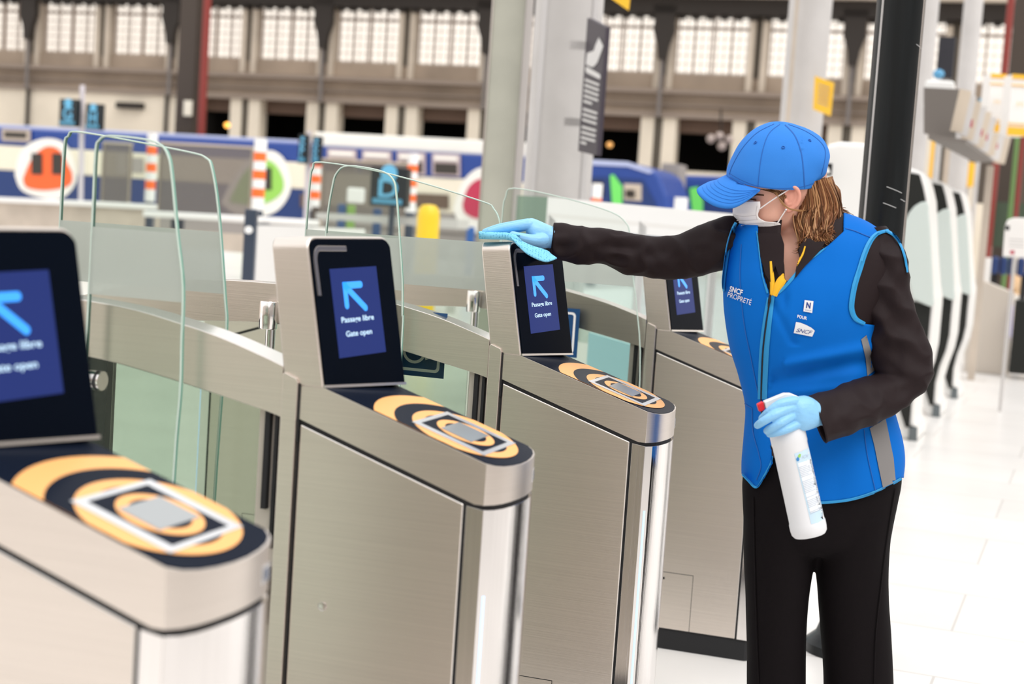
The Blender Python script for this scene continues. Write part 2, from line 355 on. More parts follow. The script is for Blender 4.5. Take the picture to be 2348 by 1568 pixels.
    plan([(0.02, HW * 0.97)] + [(u - 0.004, v * 0.97) for u, v in cp_[1:]], lambda u: 0.06, lambda u: 0.0, MB()).build('plinth', M['blackm'], root)
    for sgn in (-1, 1):
        a, b = Vector((0.369, sgn * 0.1208, 0)), Vector((0.3825, sgn * 0.106, 0)); n = Vector((b.y - a.y, a.x - b.x, 0)) * (1 if sgn < 0 else -1); n.normalize()
        c0, c1 = a.lerp(b, 0.42), a.lerp(b, 0.66)
        MB().prism([c0 + Z * 0.10, c1 + Z * 0.10, c1 + Z * 0.672, c0 + Z * 0.672], n * 0.0008).build('light_strip', M['led'], col)
    mb = MB(); x, y = 0.3965, 0.062
    pl = MB().prism([(0.3962, 0.060, 0.846), (0.3885, 0.093, 0.846), (0.3885, 0.093, 0.868), (0.3962, 0.060, 0.868)], (0.0012, 0.0003, 0)).build('number_plate', M['silver'], root)
    X = (Vector((0.3885, 0.093, 0)) - Vector((0.3962, 0.060, 0))).normalized()
    text_on('number_text', '15', Vector((0.3972, 0.0632, 0.850)), X, Z, 0.022, 0.014, M['wsign'], pl, bold=0.03, lift=0.0006)
    return out

def arch_pts():
    up = [(-0.021, 1.031), (-0.065, 1.046), (-0.153, 1.072), (-0.243, 1.091), (-0.335, 1.1065), (-0.46, 1.1165), (-0.60, 1.119)]
    lo = [(-0.021, 0.940), (-0.059, 0.9495), (-0.147, 0.967), (-0.237, 0.984), (-0.329, 0.9995), (-0.418, 1.0105), (-0.60, 1.020)]
    up += [(-1.2 - u, z) for u, z in up[:-1][::-1]]; lo += [(-1.2 - u, z) for u, z in lo[:-1][::-1]]
    return up, lo
def smooth_curve(p, n=5):
    o = []
    for i in range(len(p) - 1):
        p0, p1, p2, p3 = Vector(p[max(i - 1, 0)]), Vector(p[i]), Vector(p[i + 1]), Vector(p[min(i + 2, len(p) - 1)])
        for k in range(n):
            t = k / n; o.append(tuple(0.5 * ((2 * p1) + (p2 - p0) * t + (2 * p0 - 5 * p1 + 4 * p2 - p3) * t * t + (3 * p1 - p0 - 3 * p2 + p3) * t ** 3)))
    o.append(tuple(p[-1])); return o
def middle(root):
    up, lo = arch_pts(); up, lo = smooth_curve(up), smooth_curve(lo)
    MB().prism([Vector((u, -HW + 0.001, z)) for u, z in up + lo[::-1]], (0, 0.075, 0), 0, 1).build('arch_rail', [M['steel'], M['steel_e']], root, bevel=0.0015)  # edge faces in brighter steel, putting the reflected sky into the colour
    g = [(u, z + 0.004) for u, z in lo] + [(-1.182, 0.09), (-0.018, 0.09)]
    MB().prism([Vector((u, -0.085, z)) for u, z in g], (0, 0.008, 0), 0, 1).build('side_glass', [M['glass2'], M['gedge']], root)
    MB().bb(-1.182, -0.018, -0.10, -0.06, 0.03, 0.095).build('bottom_rail', M['steel'], root, bevel=0.002)
    # black slots and the inner uprights beside the post
    MB().bb(-0.056, -0.046, -0.112, -0.10, 0.77, 0.955).build('slot', M['blackm'], root)
    MB().bb(-0.036, -0.029, -0.112, -0.10, 0.70, 0.955).build('slot', M['blackm'], root)
    MB().bb(-0.072, -0.020, -0.10, 0.11, 0.03, 0.955).build('inner_upright', M['satin'], root)
    MB().lathe([(0.014, 0), (0.014, 0.05), (0.018, 0.052), (0.018, 0.10), (0.022, 0.10), (0.022, 0.115)], (-0.046, -0.122, 0.555), 20).build('flap_pivot', M['steel_e'], root, smooth=True)
    MB().lathe([(0.0001, 0.0), (0.021, 0.0), (0.0225, 0.002), (0.0225, 0.066), (0.021, 0.068), (0.0001, 0.068)], (-0.588, -0.142, 1.008), 28).build('hinge_cap', M['steel_v'], root, smooth=True)
    MB().lathe([(0.012, 0.0), (0.012, 0.98)], (-0.580, -0.142, 0.03), 20).build('hinge_post', M['steel_v'], root, smooth=True)
def flap(root, outline, v, th=0.010, frost=(1.13, 1.252)):
    o = smooth_curve(outline, 4) if len(outline) > 6 else outline
    fl = MB().prism([Vector((u, v - th / 2, z)) for u, z in o], (0, th, 0), 0, 1).build('glass_flap', [M['glass'], M['gedge']], root, smooth=True, auto=50)
    if frost:
        p = clip(clip(o, 1, frost[1], 1), 1, frost[0], -1)
        p = [(u, z) for u, z in p]
        MB().prism([Vector((u, v - th / 2 - 0.0012, z)) for u, z in p], (0, 0.0008, 0)).build('frosted_band', M['frost'], fl)
    return fl
def close_left(o, zb): return o + [(o[-1][0], zb), (o[0][0], zb)]
A2 = [(-0.403, 1.00), (-0.402, 1.125), (-0.401, 1.267), (-0.401, 1.385), (-0.394, 1.408), (-0.373, 1.417), (-0.30, 1.414), (-0.268, 1.406), (-0.252, 1.388), (-0.243, 1.355), (-0.226, 1.25), (-0.210, 1.16), (-0.207, 1.06), (-0.205, 0.968), (-0.210, 0.81), (-0.213, 0.25)]
B2 = [(-0.680, 1.0), (-0.679, 1.247), (-0.677, 1.400), (-0.668, 1.424), (-0.648, 1.434), (-0.523, 1.422), (-0.383, 1.405), (-0.348, 1.396), (-0.334, 1.377), (-0.315, 1.296), (-0.290, 1.12), (-0.284, 1.064), (-0.287, 0.933), (-0.292, 0.714), (-0.294, 0.25)]
A3 = [(-0.442, 1.0), (-0.440, 1.267), (-0.431, 1.362), (-0.421, 1.397), (-0.392, 1.415), (-0.310, 1.408), (-0.276, 1.390), (-0.264, 1.35), (-0.248, 1.238), (-0.237, 1.157), (-0.231, 1.07), (-0.228, 0.992), (-0.228, 0.25)]
B3 = [(-0.642, 1.0), (-0.640, 1.258), (-0.637, 1.373), (-0.631, 1.412), (-0.604, 1.429), (-0.405, 1.408), (-0.163, 1.356), (-0.124, 1.338), (-0.105, 1.304), (-0.098, 1.25), (-0.092, 1.1), (-0.092, 0.25)]
A4 = [(-0.510, 1.0), (-0.506, 1.314), (-0.499, 1.380), (-0.471, 1.411), (-0.297, 1.389), (-0.153, 1.357), (-0.102, 1.327), (-0.085, 1.287), (-0.066, 1.16), (-0.048, 1.073), (-0.020, 0.844), (-0.02, 0.25)]
def corner_safe(o, zb=0.25):
    return o + [(o[0][0], zb)]
def outline_of(o):
    core = smooth_curve(o, 4); return core + [(o[0][0], 0.25)]
def flap2(root, o, v, frost=(1.13, 1.252)):
    pts = outline_of(o); th = 0.010
    fl = MB().prism([Vector((u, v - th / 2, z)) for u, z in pts], (0, th, 0), 0, 1).build('glass_flap', [M['glass'], M['gedge']], root)
    MB().tube([Vector((u, v - th / 2, z)) for u, z in pts[:-1]], .0019, 6).build('polished_rim', M['arris'], fl, smooth=True)
    p = clip(clip(pts, 1, frost[1], 1), 1, frost[0], -1)
    MB().prism([Vector((u, v - th / 2 - 0.0012, z)) for u, z in p], (0, 0.0008, 0)).build('frosted_band', M['frost'], fl)
    return fl
def clamp(root, u, z, v):
    MB().lathe([(0.0001, -0.030), (0.0165, -0.030), (0.018, -0.026), (0.018, 0.022)], (u, v, z), 24, Vector((1, 0, 0))).build('flap_clamp', M['steel_v'], root, smooth=True)
    MB().lathe([(0.0185, 0.0), (0.0185, 0.006)], (u + 0.012, v, z), 24, Vector((1, 0, 0))).build('clamp_ring', M['rubber'], root)

M['inlay'] = mat('inlay_grey', (0.17, 0.17, 0.20), 0.3, 0.6)
gate_org = {1: (-0.685, 1.8843), 2: (-0.3432, 2.7352), 3: (0.0044, 3.6004), 4: (0.4706, 4.761)}
glab = {1: 'nearest brushed steel ticket gate, cut off by the left edge of the picture',
        2: 'second brushed steel ticket gate from the left, whole head and round reader deck visible',
        3: 'brushed steel ticket gate that the cleaner is wiping with a cloth',
        4: 'farthest brushed steel ticket gate, partly behind the cleaner\'s outstretched arm'}
g0 = empty('ticket_gate', (*gate_org[2], 0), TH, label=glab[2], cat='ticket gate', group='row of open ticket gates')
near_end(g0)
for ch in list(g0.children):                      # the exit end of the gate is the same cabinet turned round
    if ch.name.split('.')[0] in ('head_housing', 'screen_panel', 'fold_strip', 'display_screen'): continue
    c = copy_tree(ch, g0); c.location = (-1.2, 0, 0); c.rotation_euler = (0, 0, math.pi)
middle(g0)
gates = {2: g0}
for k in (1, 3, 4):
    g = copy_tree(g0); g.location = (*gate_org[k], 0); g['label'] = glab[k]; gates[k] = g
flap2(gates[1], A2, -HW - 0.03); flap2(gates[2], A2, -HW - 0.03); flap2(gates[2], B2, 0.149)
flap2(gates[3], A3, -HW - 0.03); flap2(gates[3], B3, 0.149); flap2(gates[4], A4, -HW - 0.03)
clamp(gates[2], -0.395, 0.972, -HW - 0.022); clamp(gates[1], -0.395, 0.972, -HW - 0.022)
def wheel_sign(root, u0, u1, z0, z1, v):
    s = MB().prism([(u0, v, z0), (u1, v, z0), (u1, v, z1), (u0, v, z1)], (0, 0.001, 0)).build('accessibility_sign', M['wsign'], root, label='blue wheelchair access sticker with a white frame')
    r = rrect(u0 + 0.012, u1 - 0.012, z0 + 0.012, z1 - 0.012, 0.012); r2 = rrect(u0 + 0.019, u1 - 0.019, z0 + 0.019, z1 - 0.019, 0.007)
    mb = MB(); n = len(r); yy = v - 0.0006
    mb.add([(a, yy, b) for a, b in r] + [(a, yy, b) for a, b in r2], [(i, (i + 1) % n, n + (i + 1) % n, n + i) for i in range(n)])
    mb.build('sign_border', M['white'], s)
    mb = MB(); cx, cz = (u0 + u1) / 2, (z0 + z1) / 2; sc = (z1 - z0) / 0.157
    def strip(pts, w):
        L, R_ = thick_line(pts, w * sc)
        for i in range(len(pts) - 1): mb.add([(q.x, yy, q.y) for q in (L[i], L[i + 1], R_[i + 1], R_[i])], [(0, 1, 2, 3)])
    strip([(cx + x * sc, cz + z * sc) for x, z in arc(0.0, -0.018, 0.027, 110, 380, 18)], 0.007)
    strip([(cx + x * sc, cz + z * sc) for x, z in ((-0.004, 0.030), (-0.002, -0.006), (0.022, -0.008), (0.034, -0.036))], 0.0085)
    hd = arc(cx - 0.004 * sc, cz + 0.043 * sc, 0.008 * sc, 0, 340, 17); mb.add([(a, yy, b) for a, b in hd], [list(range(len(hd)))])
    mb.build('wheelchair_symbol', M['white'], s)
    return s
wheel_sign(gates[3], -0.305, -0.147, 0.922, 1.0795, -0.075)
wheel_sign(gates[4], -0.385, -0.226, 0.893, 1.047, -HW - 0.040)

# ================================================================ far station facade (parallel to the gate row axis)
M['conc'] = mat('brown_concrete', (0.34, 0.265, 0.20), 0.85, noise=0.22, nscale=0.5, bump=0)
M['pier'] = mat('pale_stone_pier', (0.55, 0.47, 0.38), 0.85, noise=0.12, nscale=0.8)
M['cream'] = mat('cream_wall', (0.74, 0.66, 0.54), 0.8, noise=0.08, nscale=0.5)
M['iron'] = mat('dark_iron', (0.020, 0.014, 0.010), 0.7)
M['dark'] = mat('unlit_depth', (0.012, 0.010, 0.009), 0.95)  # near-black colour stands in for the shade deep in the arcade
M['munt'] = mat('window_bars', (0.42, 0.33, 0.27), 0.6)
M['pane'] = glassmat('window_pane', (1.0, 0.985, 0.96))
D0 = 50.0; AX = (U, V, Z)
def bst(mb, a0, a1, d0, d1, z0, z1, mi=0): return mb.box(W((a0 + a1) / 2, (d0 + d1) / 2, (z0 + z1) / 2), (a1 - a0, d1 - d0, z1 - z0), AX, mi)
cen = [-19.25 + 3.13 * k for k in range(-7, 10)]
mb = MB(); bst(mb, -48, 16, D0, D0 + 0.6, 5.05, 6.5)
struct(mb.build('wall_back', M['conc']))
mb = MB(); bst(mb, -48, 16, D0 - 0.35, D0 + 0.1, 5.80, 5.95); bst(mb, -48, 16, D0 - 0.2, D0 + 0.1, 5.0, 5.16); bst(mb, -48, 16, D0 - 0.12, D0 + 0.05, 5.40, 5.47)
struct(mb.build('trim_1', mat('ledge_grey', (0.27, 0.215, 0.175), 0.9)))
mb = MB(); bst(mb, -48, 16, D0 - 0.5, D0 + 0.4, 8.42, 9.6)
for i in range(130): bst(mb, -47.5 + i * 0.48, -47.5 + i * 0.48 + 0.24, D0 - 0.3, D0 - 0.1, 8.28, 8.5)
struct(mb.build('trim_2', M['iron']))
mb = MB(); bst(mb, -48, 16, D0 - 0.9, D0 - 0.5, 8.95, 9.1); bst(mb, -48, 16, D0 - 0.9, D0 - 0.5, 9.9, 11); struct(mb.build('trim_3', M['pier']))
for k, c in enumerate(cen):
    w = 1.26
    mb = MB()
    for j in range(5): a = c - w + 2 * w * j / 4; bst(mb, a - 0.035, a + 0.035, D0 + 0.2, D0 + 0.3, 6.5, 8.45)
    for j in range(10): a = c - w + 2 * w * (j + .5) / 10; bst(mb, a - 0.010, a + 0.010, D0 + 0.2, D0 + 0.26, 6.5, 8.45)
    for j in range(7): z = 6.55 + j * 0.29; bst(mb, c - w, c + w, D0 + 0.2, D0 + 0.26, z - 0.010, z + 0.010)
    bst(mb, c - w, c + w, D0 + 0.2, D0 + 0.28, 8.02, 8.09)
    wf = mb.build('window_%d' % (k + 1), M['munt']); struct(wf)
    pm = MB(); bst(pm, c - w, c + w, D0 + 0.27, D0 + 0.28, 6.5, 8.45); pm.build('pane', M['pane'], wf)
mb = MB(); md = MB(); mc = MB()
for c in [cen[0] - 3.13] + cen:
    x = c + 1.565
    for s_ in (-1, 1): bst(mb, x + s_ * 0.22 - 0.10, x + s_ * 0.22 + 0.10, D0 - 0.15, D0 + 0.3, 5.95, 8.5)
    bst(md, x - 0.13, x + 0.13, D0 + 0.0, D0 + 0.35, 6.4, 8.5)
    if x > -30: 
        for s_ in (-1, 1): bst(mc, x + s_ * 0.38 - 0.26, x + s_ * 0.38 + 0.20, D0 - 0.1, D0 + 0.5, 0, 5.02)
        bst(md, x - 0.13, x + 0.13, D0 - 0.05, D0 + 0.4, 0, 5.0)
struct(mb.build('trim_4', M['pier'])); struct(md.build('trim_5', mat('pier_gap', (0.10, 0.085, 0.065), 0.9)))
bst(mc, -48, -29.0, D0 - 0.1, D0 + 0.4, 0, 5.02); bst(mc, -29, 16, D0 - 0.1, D0 + 0.5, 0, 3.25)
struct(mc.build('wall_lower', M['cream']))
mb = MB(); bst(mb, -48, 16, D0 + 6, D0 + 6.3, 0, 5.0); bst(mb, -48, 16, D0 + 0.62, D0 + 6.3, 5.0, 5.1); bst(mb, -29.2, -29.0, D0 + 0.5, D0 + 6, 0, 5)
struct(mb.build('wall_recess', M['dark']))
mb = MB(); bst(mb, -29, 16, D0 + 0.4, D0 + 0.6, 4.55, 5.05); struct(mb.build('trim_6', mat('lintel_brown', (0.14, 0.09, 0.065), 0.9)))
# roof-truss iron brackets standing in front of every second pier
for i, c in enumerate([cen[0] - 3.13] + cen):
    x = c + 1.565
    if i % 2 == 1: continue
    w_ = 0.42
    pts = [(x - w_, 8.7), (x + w_, 8.7), (x + w_ * 0.8, 8.2), (x + 0.36, 7.85), (x + 0.20, 7.4), (x + 0.13, 6.9), (x - 0.13, 6.9), (x - 0.20, 7.4), (x - 0.36, 7.85), (x - w_ * 0.8, 8.2)]
    o = MB().prism([W(a, D0 - 0.5, z) for a, z in pts], V * 0.25).build('trim_%d' % (7 + i), M['iron']); struct(o)
    o = MB(); bst(o, x - 0.06, x + 0.06, D0 - 0.4, D0 - 0.3, 5.0, 6.95); struct(o.build('trim_%d' % (30 + i), mat('pipe_grey', (0.17, 0.15, 0.14), 0.7)))
# vertical dark pipes on the cream wall, wall vent
for x in (-36.5, -30.35): o = MB().tube([W(x, D0 - 0.2, 3.4), W(x, D0 - 0.2, 5.0)], 0.075, 10).build('drain_pipe', M['iron']); tag(o, 'dark vertical drain pipe on the cream wall, %s one' % ('left' if x < -33 else 'right'), 'pipe')
o = MB(); bst(o, *(onv(275, 240, D0)[0], onv(335, 240, D0)[0]), D0 - 0.3, D0 - 0.1, onv(300, 250, D0)[1], onv(300, 236, D0)[1]); tag(o.build('wall_vent', M['iron']), 'small dark horizontal vent box on the cream wall above the train', 'vent')

# ================================================================ trains
M['tblue'] = mat('train_blue', (0.012, 0.052, 0.27), 0.45); M['tnavy'] = mat('train_navy', (0.006, 0.032, 0.15), 0.45); M['tcream'] = mat('train_cream', (0.80, 0.74, 0.60), 0.5)
M['tlite'] = mat('train_roof_light', (0.45, 0.50, 0.72), 0.5); M['twin'] = mat('train_glass', (0.03, 0.025, 0.02), 0.2); M['twhite'] = mat('train_white', (0.86, 0.84, 0.78), 0.5)
M['torange'] = mat('door_orange', (0.90, 0.13, 0.025), 0.5); M['tgreen'] = mat('door_green', (0.30, 0.62, 0.10), 0.5); M['tred'] = mat('door_red', (0.50, 0.03, 0.08), 0.5); M['tgrey'] = mat('train_grey', (0.33, 0.30, 0.28), 0.5)
DT = 40.0
def blob(name, parent, pts_px, D, m, off):
    p = [onv(x, y, D) for x, y in pts_px]; p = smooth_curve(p + [p[0]], 6)[:-1]
    return MB().prism([W(a, D - off, z) for a, z in p], V * 0.02).build(name, m, parent)
def win_px(name, parent, x0, x1, y0, y1, D, m, off=0.05, sl=0.05):
    xm = (x0 + x1) / 2
    q = [(x0, y1 - (xm - x0) * sl), (x1, y1 + (x1 - xm) * sl), (x1, y0 + (x1 - xm) * sl), (x0, y0 - (xm - x0) * sl)]
    return MB().prism([W(*((lambda r: (r[0], D - off, r[1]))(onv(x, y, D)))) for x, y in q], V * 0.03).build(name, m, parent)
def carriage(a0, a1, D, parent, bands, wdt=2.8):
    for nm, z0, z1, m, ins in bands:
        o = MB(); bst(o, a0, a1, D + ins, D + wdt - ins, z0, z1); o.build(nm, m, parent, bevel=0.05)
tr = empty('commuter_train', W(-26, DT + 1.4, 0), TH, label='long blue and cream double-deck train with orange and green door circles', cat='train')
def rel(o, root): o.matrix_parent_inverse = root.matrix_basis.inverted()
def adopt(root):
    for c in root.children: c.matrix_parent_inverse = Matrix.LocRotScale(root.location, root.rotation_euler, None).inverted()
carriage(-45, -19.6, DT, tr, [('roof', 3.02, 3.16, M['tlite'], 0.3), ('upper_band', 2.50, 3.04, M['tblue'], 0.06), ('body', 1.72, 2.50, M['tcream'], 0.0), ('lower_band', 0.75, 1.72, M['tnavy'], 0.0), ('skirt', 0.1, 0.75, M['tgrey'], 0.1)])
carriage(-19.5, -11.9, DT, tr, [('roof', 3.0, 3.42, M['twhite'], 0.15), ('upper_band', 2.30, 3.0, M['tblue'], 0.03), ('body', 1.30, 2.30, M['tcream'], 0.0), ('lower_band', 0.75, 1.30, M['tgrey'], 0.0), ('skirt', 0.1, 0.75, M['tgrey'], 0.1)])
blob('door_circle', tr, [(35, 400), (50, 345), (100, 318), (150, 330), (175, 385), (172, 425), (140, 455), (90, 452), (50, 435)], DT, M['twhite'], 0.03)
blob('door_circle', tr, [(55, 410), (75, 365), (105, 338), (135, 342), (155, 375), (167, 400), (160, 425), (110, 436), (65, 430)], DT, M['torange'], 0.06)
for x0, x1 in ((76, 100), (123, 146)): win_px('door_window', tr, x0, x1, 352, 400, DT, M['twin'], 0.09)
blob('door_circle', tr, [(507, 465), (530, 420), (570, 365), (620, 345), (655, 370), (668, 430), (640, 480), (590, 498), (540, 490)], DT, M['twhite'], 0.03)
blob('door_circle', tr, [(528, 462), (560, 400), (600, 368), (630, 375), (650, 410), (648, 440), (620, 462), (580, 470)], DT, M['tgreen'], 0.06)
win_px('door_window', tr, 605, 625, 385, 435, DT, M['twin'], 0.09)
blob('door_circle', tr, [(1040, 480), (1060, 420), (1100, 385), (1150, 395), (1180, 450), (1160, 520), (1110, 535), (1060, 520)], DT - 0.02, M['twhite'], 0.03)
blob('door_circle', tr, [(1062, 470), (1075, 430), (1105, 410), (1140, 430), (1150, 470), (1120, 500), (1090, 500), (1068, 488)], DT - 0.02, M['tred'], 0.06)
win_px('upper_window', tr, 12, 62, 303, 316, DT, M['twin'], 0.05); win_px('window_frame', tr, 5, 70, 296, 324, DT, mat('frame_tan', (0.5, 0.42, 0.35), 0.5), 0.03)
for x0, x1 in ((300, 330), (340, 352)): win_px('lower_window', tr, x0, x1, 362, 396, DT, M['tgrey'])
for x0, x1 in ((182, 196), (268, 292)): win_px('door_panel', tr, x0, x1, 350, 400, DT, M['twhite'])
for x0, x1, in ((758, 812), (838, 892), (918, 970), (998, 1050)):
    y0 = 345 + (x0 - 758) * 0.045
    win_px('window_frame', tr, x0 - 6, x1 + 6, y0 - 3, y0 + 48, DT, mat('frame_mauve', (0.52, 0.42, 0.42), 0.5) if 'fm' not in M else M['fm'], 0.04)
    win_px('upper_window', tr, x0, x1, y0 + 19, y0 + 43, DT, M['twin'], 0.07); win_px('window_light', tr, x0, x1, y0 + 3, y0 + 12, DT, M['twhite'], 0.07)
for x0, x1, y0, y1 in ((955, 1030, 445, 478), (690, 705, 445, 475)): win_px('lower_window', tr, x0, x1, y0, y1, DT, mat('seat_brown', (0.13, 0.085, 0.06), 0.7) if 'sb' not in M else M['sb'])
gangway = MB(); bst(gangway, -19.62, -19.45, DT + 0.4, DT + 2.4, 0.6, 2.9); gangway.build('gangway', M['twin'], tr)
adopt(tr)
# blue locomotive-like train nose on the right
DN = 36.0
def nose(name, label, outline, D, side_pts, m=M['tblue']):
    r = empty(name, W(onv(outline[0][0], 500, D)[0], D + 1.4, 0), TH, label=label, cat='train')
    p = [onv(x, y, D) for x, y in outline]
    p = [(a, max(z, 0.3)) for a, z in p]
    MB().prism([W(a, D, z) for a, z in p], V * 2.8).build('body', m, r, bevel=0.12, seg=3); return r
n1 = nose('train_nose', 'blue sloping train nose with a green stripe, behind the grey column', [(1215, 560), (1215, 364), (1360, 368), (1440, 372), (1485, 384), (1510, 398), (1530, 450), (1545, 560)], DN, None)
MB().prism([W(*(lambda r: (r[0], DN - 0.03, r[1]))(onv(x, y, DN))) for x, y in ((1355, 405), (1475, 412), (1505, 470), (1500, 560), (1355, 560))], V * 0.03).build('side_panel', M['tnavy'], n1)
MB().prism([W(*(lambda r: (r[0], DN - 0.03, r[1]))(onv(x, y, DN))) for x, y in ((1356, 366), (1440, 371), (1500, 392), (1490, 398), (1440, 382), (1356, 378))], V * 0.02).build('roof_stripe', M['tlite'], n1)
MB().prism([W(*(lambda r: (r[0], DN - 0.06, r[1]))(onv(x, y, DN))) for x, y in ((1400, 402), (1408, 400), (1428, 428), (1428, 470), (1405, 470))], V * 0.02).build('green_stripe', mat('stripe_green', (0.16, 0.70, 0.13), 0.5), n1)
win_px('window_frame', n1, 1432, 1472, 422, 460, DN, M['pier'], 0.06); win_px('cab_window', n1, 1437, 1457, 436, 453, DN, M['twin'], 0.10)
win_px('side_window', n1, 1358, 1385, 416, 450, DN, M['twin'], 0.05)
adopt(n1)
n2 = nose('train_nose', 'blue train end with a green stripe, seen under the cap brim', [(1548, 560), (1548, 404), (1560, 401), (1700, 405), (1900, 412), (1900, 560)], DN + 6, None)
MB().prism([W(*(lambda r: (r[0], DN + 5.96, r[1]))(onv(x, y, DN + 6))) for x, y in ((1582, 432), (1600, 428), (1612, 460), (1612, 490), (1588, 490))], V * 0.02).build('green_stripe', bpy.data.materials['stripe_green'], n2)
MB().prism([W(*(lambda r: (r[0], DN + 5.98, r[1]))(onv(x, y, DN + 6))) for x, y in ((1560, 428), (1700, 432), (1700, 560), (1560, 560))], V * 0.02).build('side_panel', M['tnavy'], n2)
adopt(n2)
o = MB(); a0, a1 = onv(1512, 450, DN + 3)[0], onv(1552, 450, DN + 3)[0]; bst(o, a0, a1, DN + 3, DN + 4, 0.0, 3.0); tag(o.build('coupling_shroud', M['tgrey']), 'dark grey coupling housing between the two blue train noses', 'train part')

# ================================================================ platform furniture in the middle distance
def facing_box(px0, px1, y0, y1, Y, th, name, m, parent=None, bevel=0, mats=None):
    """upright board facing the hall: corners seen at px0..px1, y0..y1, standing at depth Y, parallel to the gate axis"""
    D = (at((px0 + px1) / 2, (y0 + y1) / 2, Y)).dot(V); xm, ym = (px0 + px1) / 2, (y0 + y1) / 2
    a0 = onv(px0, ym, D)[0]; a1 = onv(px1, ym, D)[0]; z0 = onv(xm, y1, D)[1]; z1 = onv(xm, y0, D)[1]
    o = MB(); bst(o, a0, a1, D, D + th, z0, z1); return o.build(name, m, parent, bevel=bevel), (a0, a1, z0, z1, D)
M['borange'] = mat('bollard_orange', (1.0, 0.16, 0.02), 0.5); M['bpost'] = mat('bollard_post', (0.03, 0.045, 0.075), 0.4)
def bollard(px, ytop, ybot, Y, r, label, ygr=None):
    P = at(px, ybot, Y); Pt = at(px, ytop, Y)
    root = empty('striped_bollard', (P.x, P.y, 0), 0, label=label, cat='bollard', group='orange and white striped bollards')
    zt = Pt.z; zb = P.z; n = 7; h = (zt - zb) / (n + 0.5)
    MB().lathe([(r * 0.95, 0.0), (r * 0.95, zb)], (0, 0, 0), 20).build('post', M['bpost'], root, smooth=True)
    z = zt
    for i in range(n):
        hh = h * 1.4 if i == 0 else h * 0.95 if i < n - 1 else z - zb
        o = MB().lathe([(r, 0), (r, hh)], (0, 0, z - hh), 20).build('stripe', M['borange'] if i % 2 else M['white'], root, smooth=True); z -= hh
    return root
bollard(590, 318, 482, 25, 0.105, 'nearest orange and white striped bollard with a dark lower post, by the glass panel')
bollard(343, 305, 462, 31, 0.105, 'striped orange and white bollard behind the left glass flaps')
bollard(720, 338, 482, 31, 0.105, 'striped orange and white bollard beside the narrow platform screens')
bollard(940, 352, 487, 31, 0.105, 'striped orange and white bollard right of the platform D screen')
bollard(1357, 420, 600, 31, 0.11, 'striped bollard peeking out beside the big grey column')
bollard(1548, 452, 640, 25, 0.11, 'striped bollard just above the white barrier, left of the cap brim')
# platform letter screens
M['pscreen'] = mat('platform_screen', (0.006, 0.012, 0.016), 0.25); M['pletter'] = mat('platform_letters', (0.05, 0.2, 0.3), 0.4, emit=(0.12, 0.34, 0.52), es=0.7)
def pscreen(root, px0, px1, y0, y1, Y, letter):
    o, (a0, a1, z0, z1, D) = facing_box(px0, px1, y0, y1, Y, 0.12, 'screen', M['pscreen'], root)
    w, h = a1 - a0, z1 - z0
    text_on('letter', letter, W(a0 + w * .24, D - 0.02, z0 + h * .25), U, Z, w * .52, h * .46, M['pletter'], o, bold=0.02)
    q = MB(); bst(q, a0 + w * .1, a1 - w * .1, D - 0.03, D - 0.02, z0 + h * .07, z0 + h * .2); q.build('text_bar', mat('bar_teal', (0.04, 0.16, 0.24), 0.4, emit=(0.05, 0.18, 0.28), es=0.7) if 'bt' not in M else M['bt'], o)
    c = [W(a0 + w * .5 + x, D - 0.02, z0 + h * .85 + z) for x, z in arc(0, 0, w * .22, 0, 345, 23)]
    MB().prism(c, V * 0.005).build('letter_disc', M['pletter'], o)
s1 = empty('platform_sign', (*at(188, 300, 30).xy, 0), TH, label='pole with two dark screens showing platform letters G and H', cat='sign')
pscreen(s1, 136, 177, 227, 290, 30, 'G'); pscreen(s1, 196, 232, 238, 298, 30, 'H')
MB().tube([at(189, 195, 30.2), Vector((*at(186, 520, 30.2).xy, 0.0))], 0.05, 12).build('pole', mat('pole_lilac', (0.60, 0.56, 0.60), 0.4), s1, smooth=True); adopt(s1)
s2_ = empty('platform_sign', (*at(708, 300, 30).xy, 0), TH, label='pole with two narrow dark platform screens behind the second glass flap', cat='sign')
pscreen(s2_, 684, 703, 308, 375, 30, 'F'); pscreen(s2_, 716, 734, 312, 377, 30, 'E')
MB().tube([at(709, 300, 30.2), Vector((*at(702, 520, 30.2).xy, 0.0))], 0.05, 12).build('pole', bpy.data.materials['pole_lilac'], s2_, smooth=True); adopt(s2_)
s3_ = empty('platform_sign', (*at(892, 450, 19).xy, 0), TH, label='large dark screen showing the platform letter D seen through glass', cat='sign')
pscreen(s3_, 849, 934, 384, 474, 19, 'D')
MB().tube([Vector((*at(900, 474, 19.3).xy, at(900, 474, 19.3).z + .3)), Vector((*at(898, 474, 19.3).xy, 0.0))], 0.04, 12).build('pole', M['bpost'], s3_, smooth=True); adopt(s3_)
# tinted glass partitions between bollards
M['tint'] = glassmat('tinted_partition', (0.62, 0.60, 0.58), 0.42, (0.42, 0.38, 0.36))
for i, (x0, x1, y0, y1, Y, lb) in enumerate(((362, 578, 335, 500, 28, 'wide grey tinted glass partition between two striped bollards'), (735, 930, 372, 500, 29, 'grey tinted glass partition behind the platform D screen'), (232, 300, 330, 480, 30, 'narrow grey tinted glass partition behind the left flap'))):
    o, _ = facing_box(x0, x1, y0, y1, Y, 0.03, 'glass_partition', M['tint']); D = _[4]
    q = MB(); bst(q, _[0], _[1], D - 0.01, D + 0.04, _[3], _[3] + 0.04); q.build('top_rail', M['pier'], o)
    q = MB(); [bst(q, a, a + 0.05, D, D + 0.03, 0.0, _[3]) for a in (_[0], _[1] - .05)]; q.build('frame_post', M['pier'], o)
    tag(o, lb, 'glass partition')
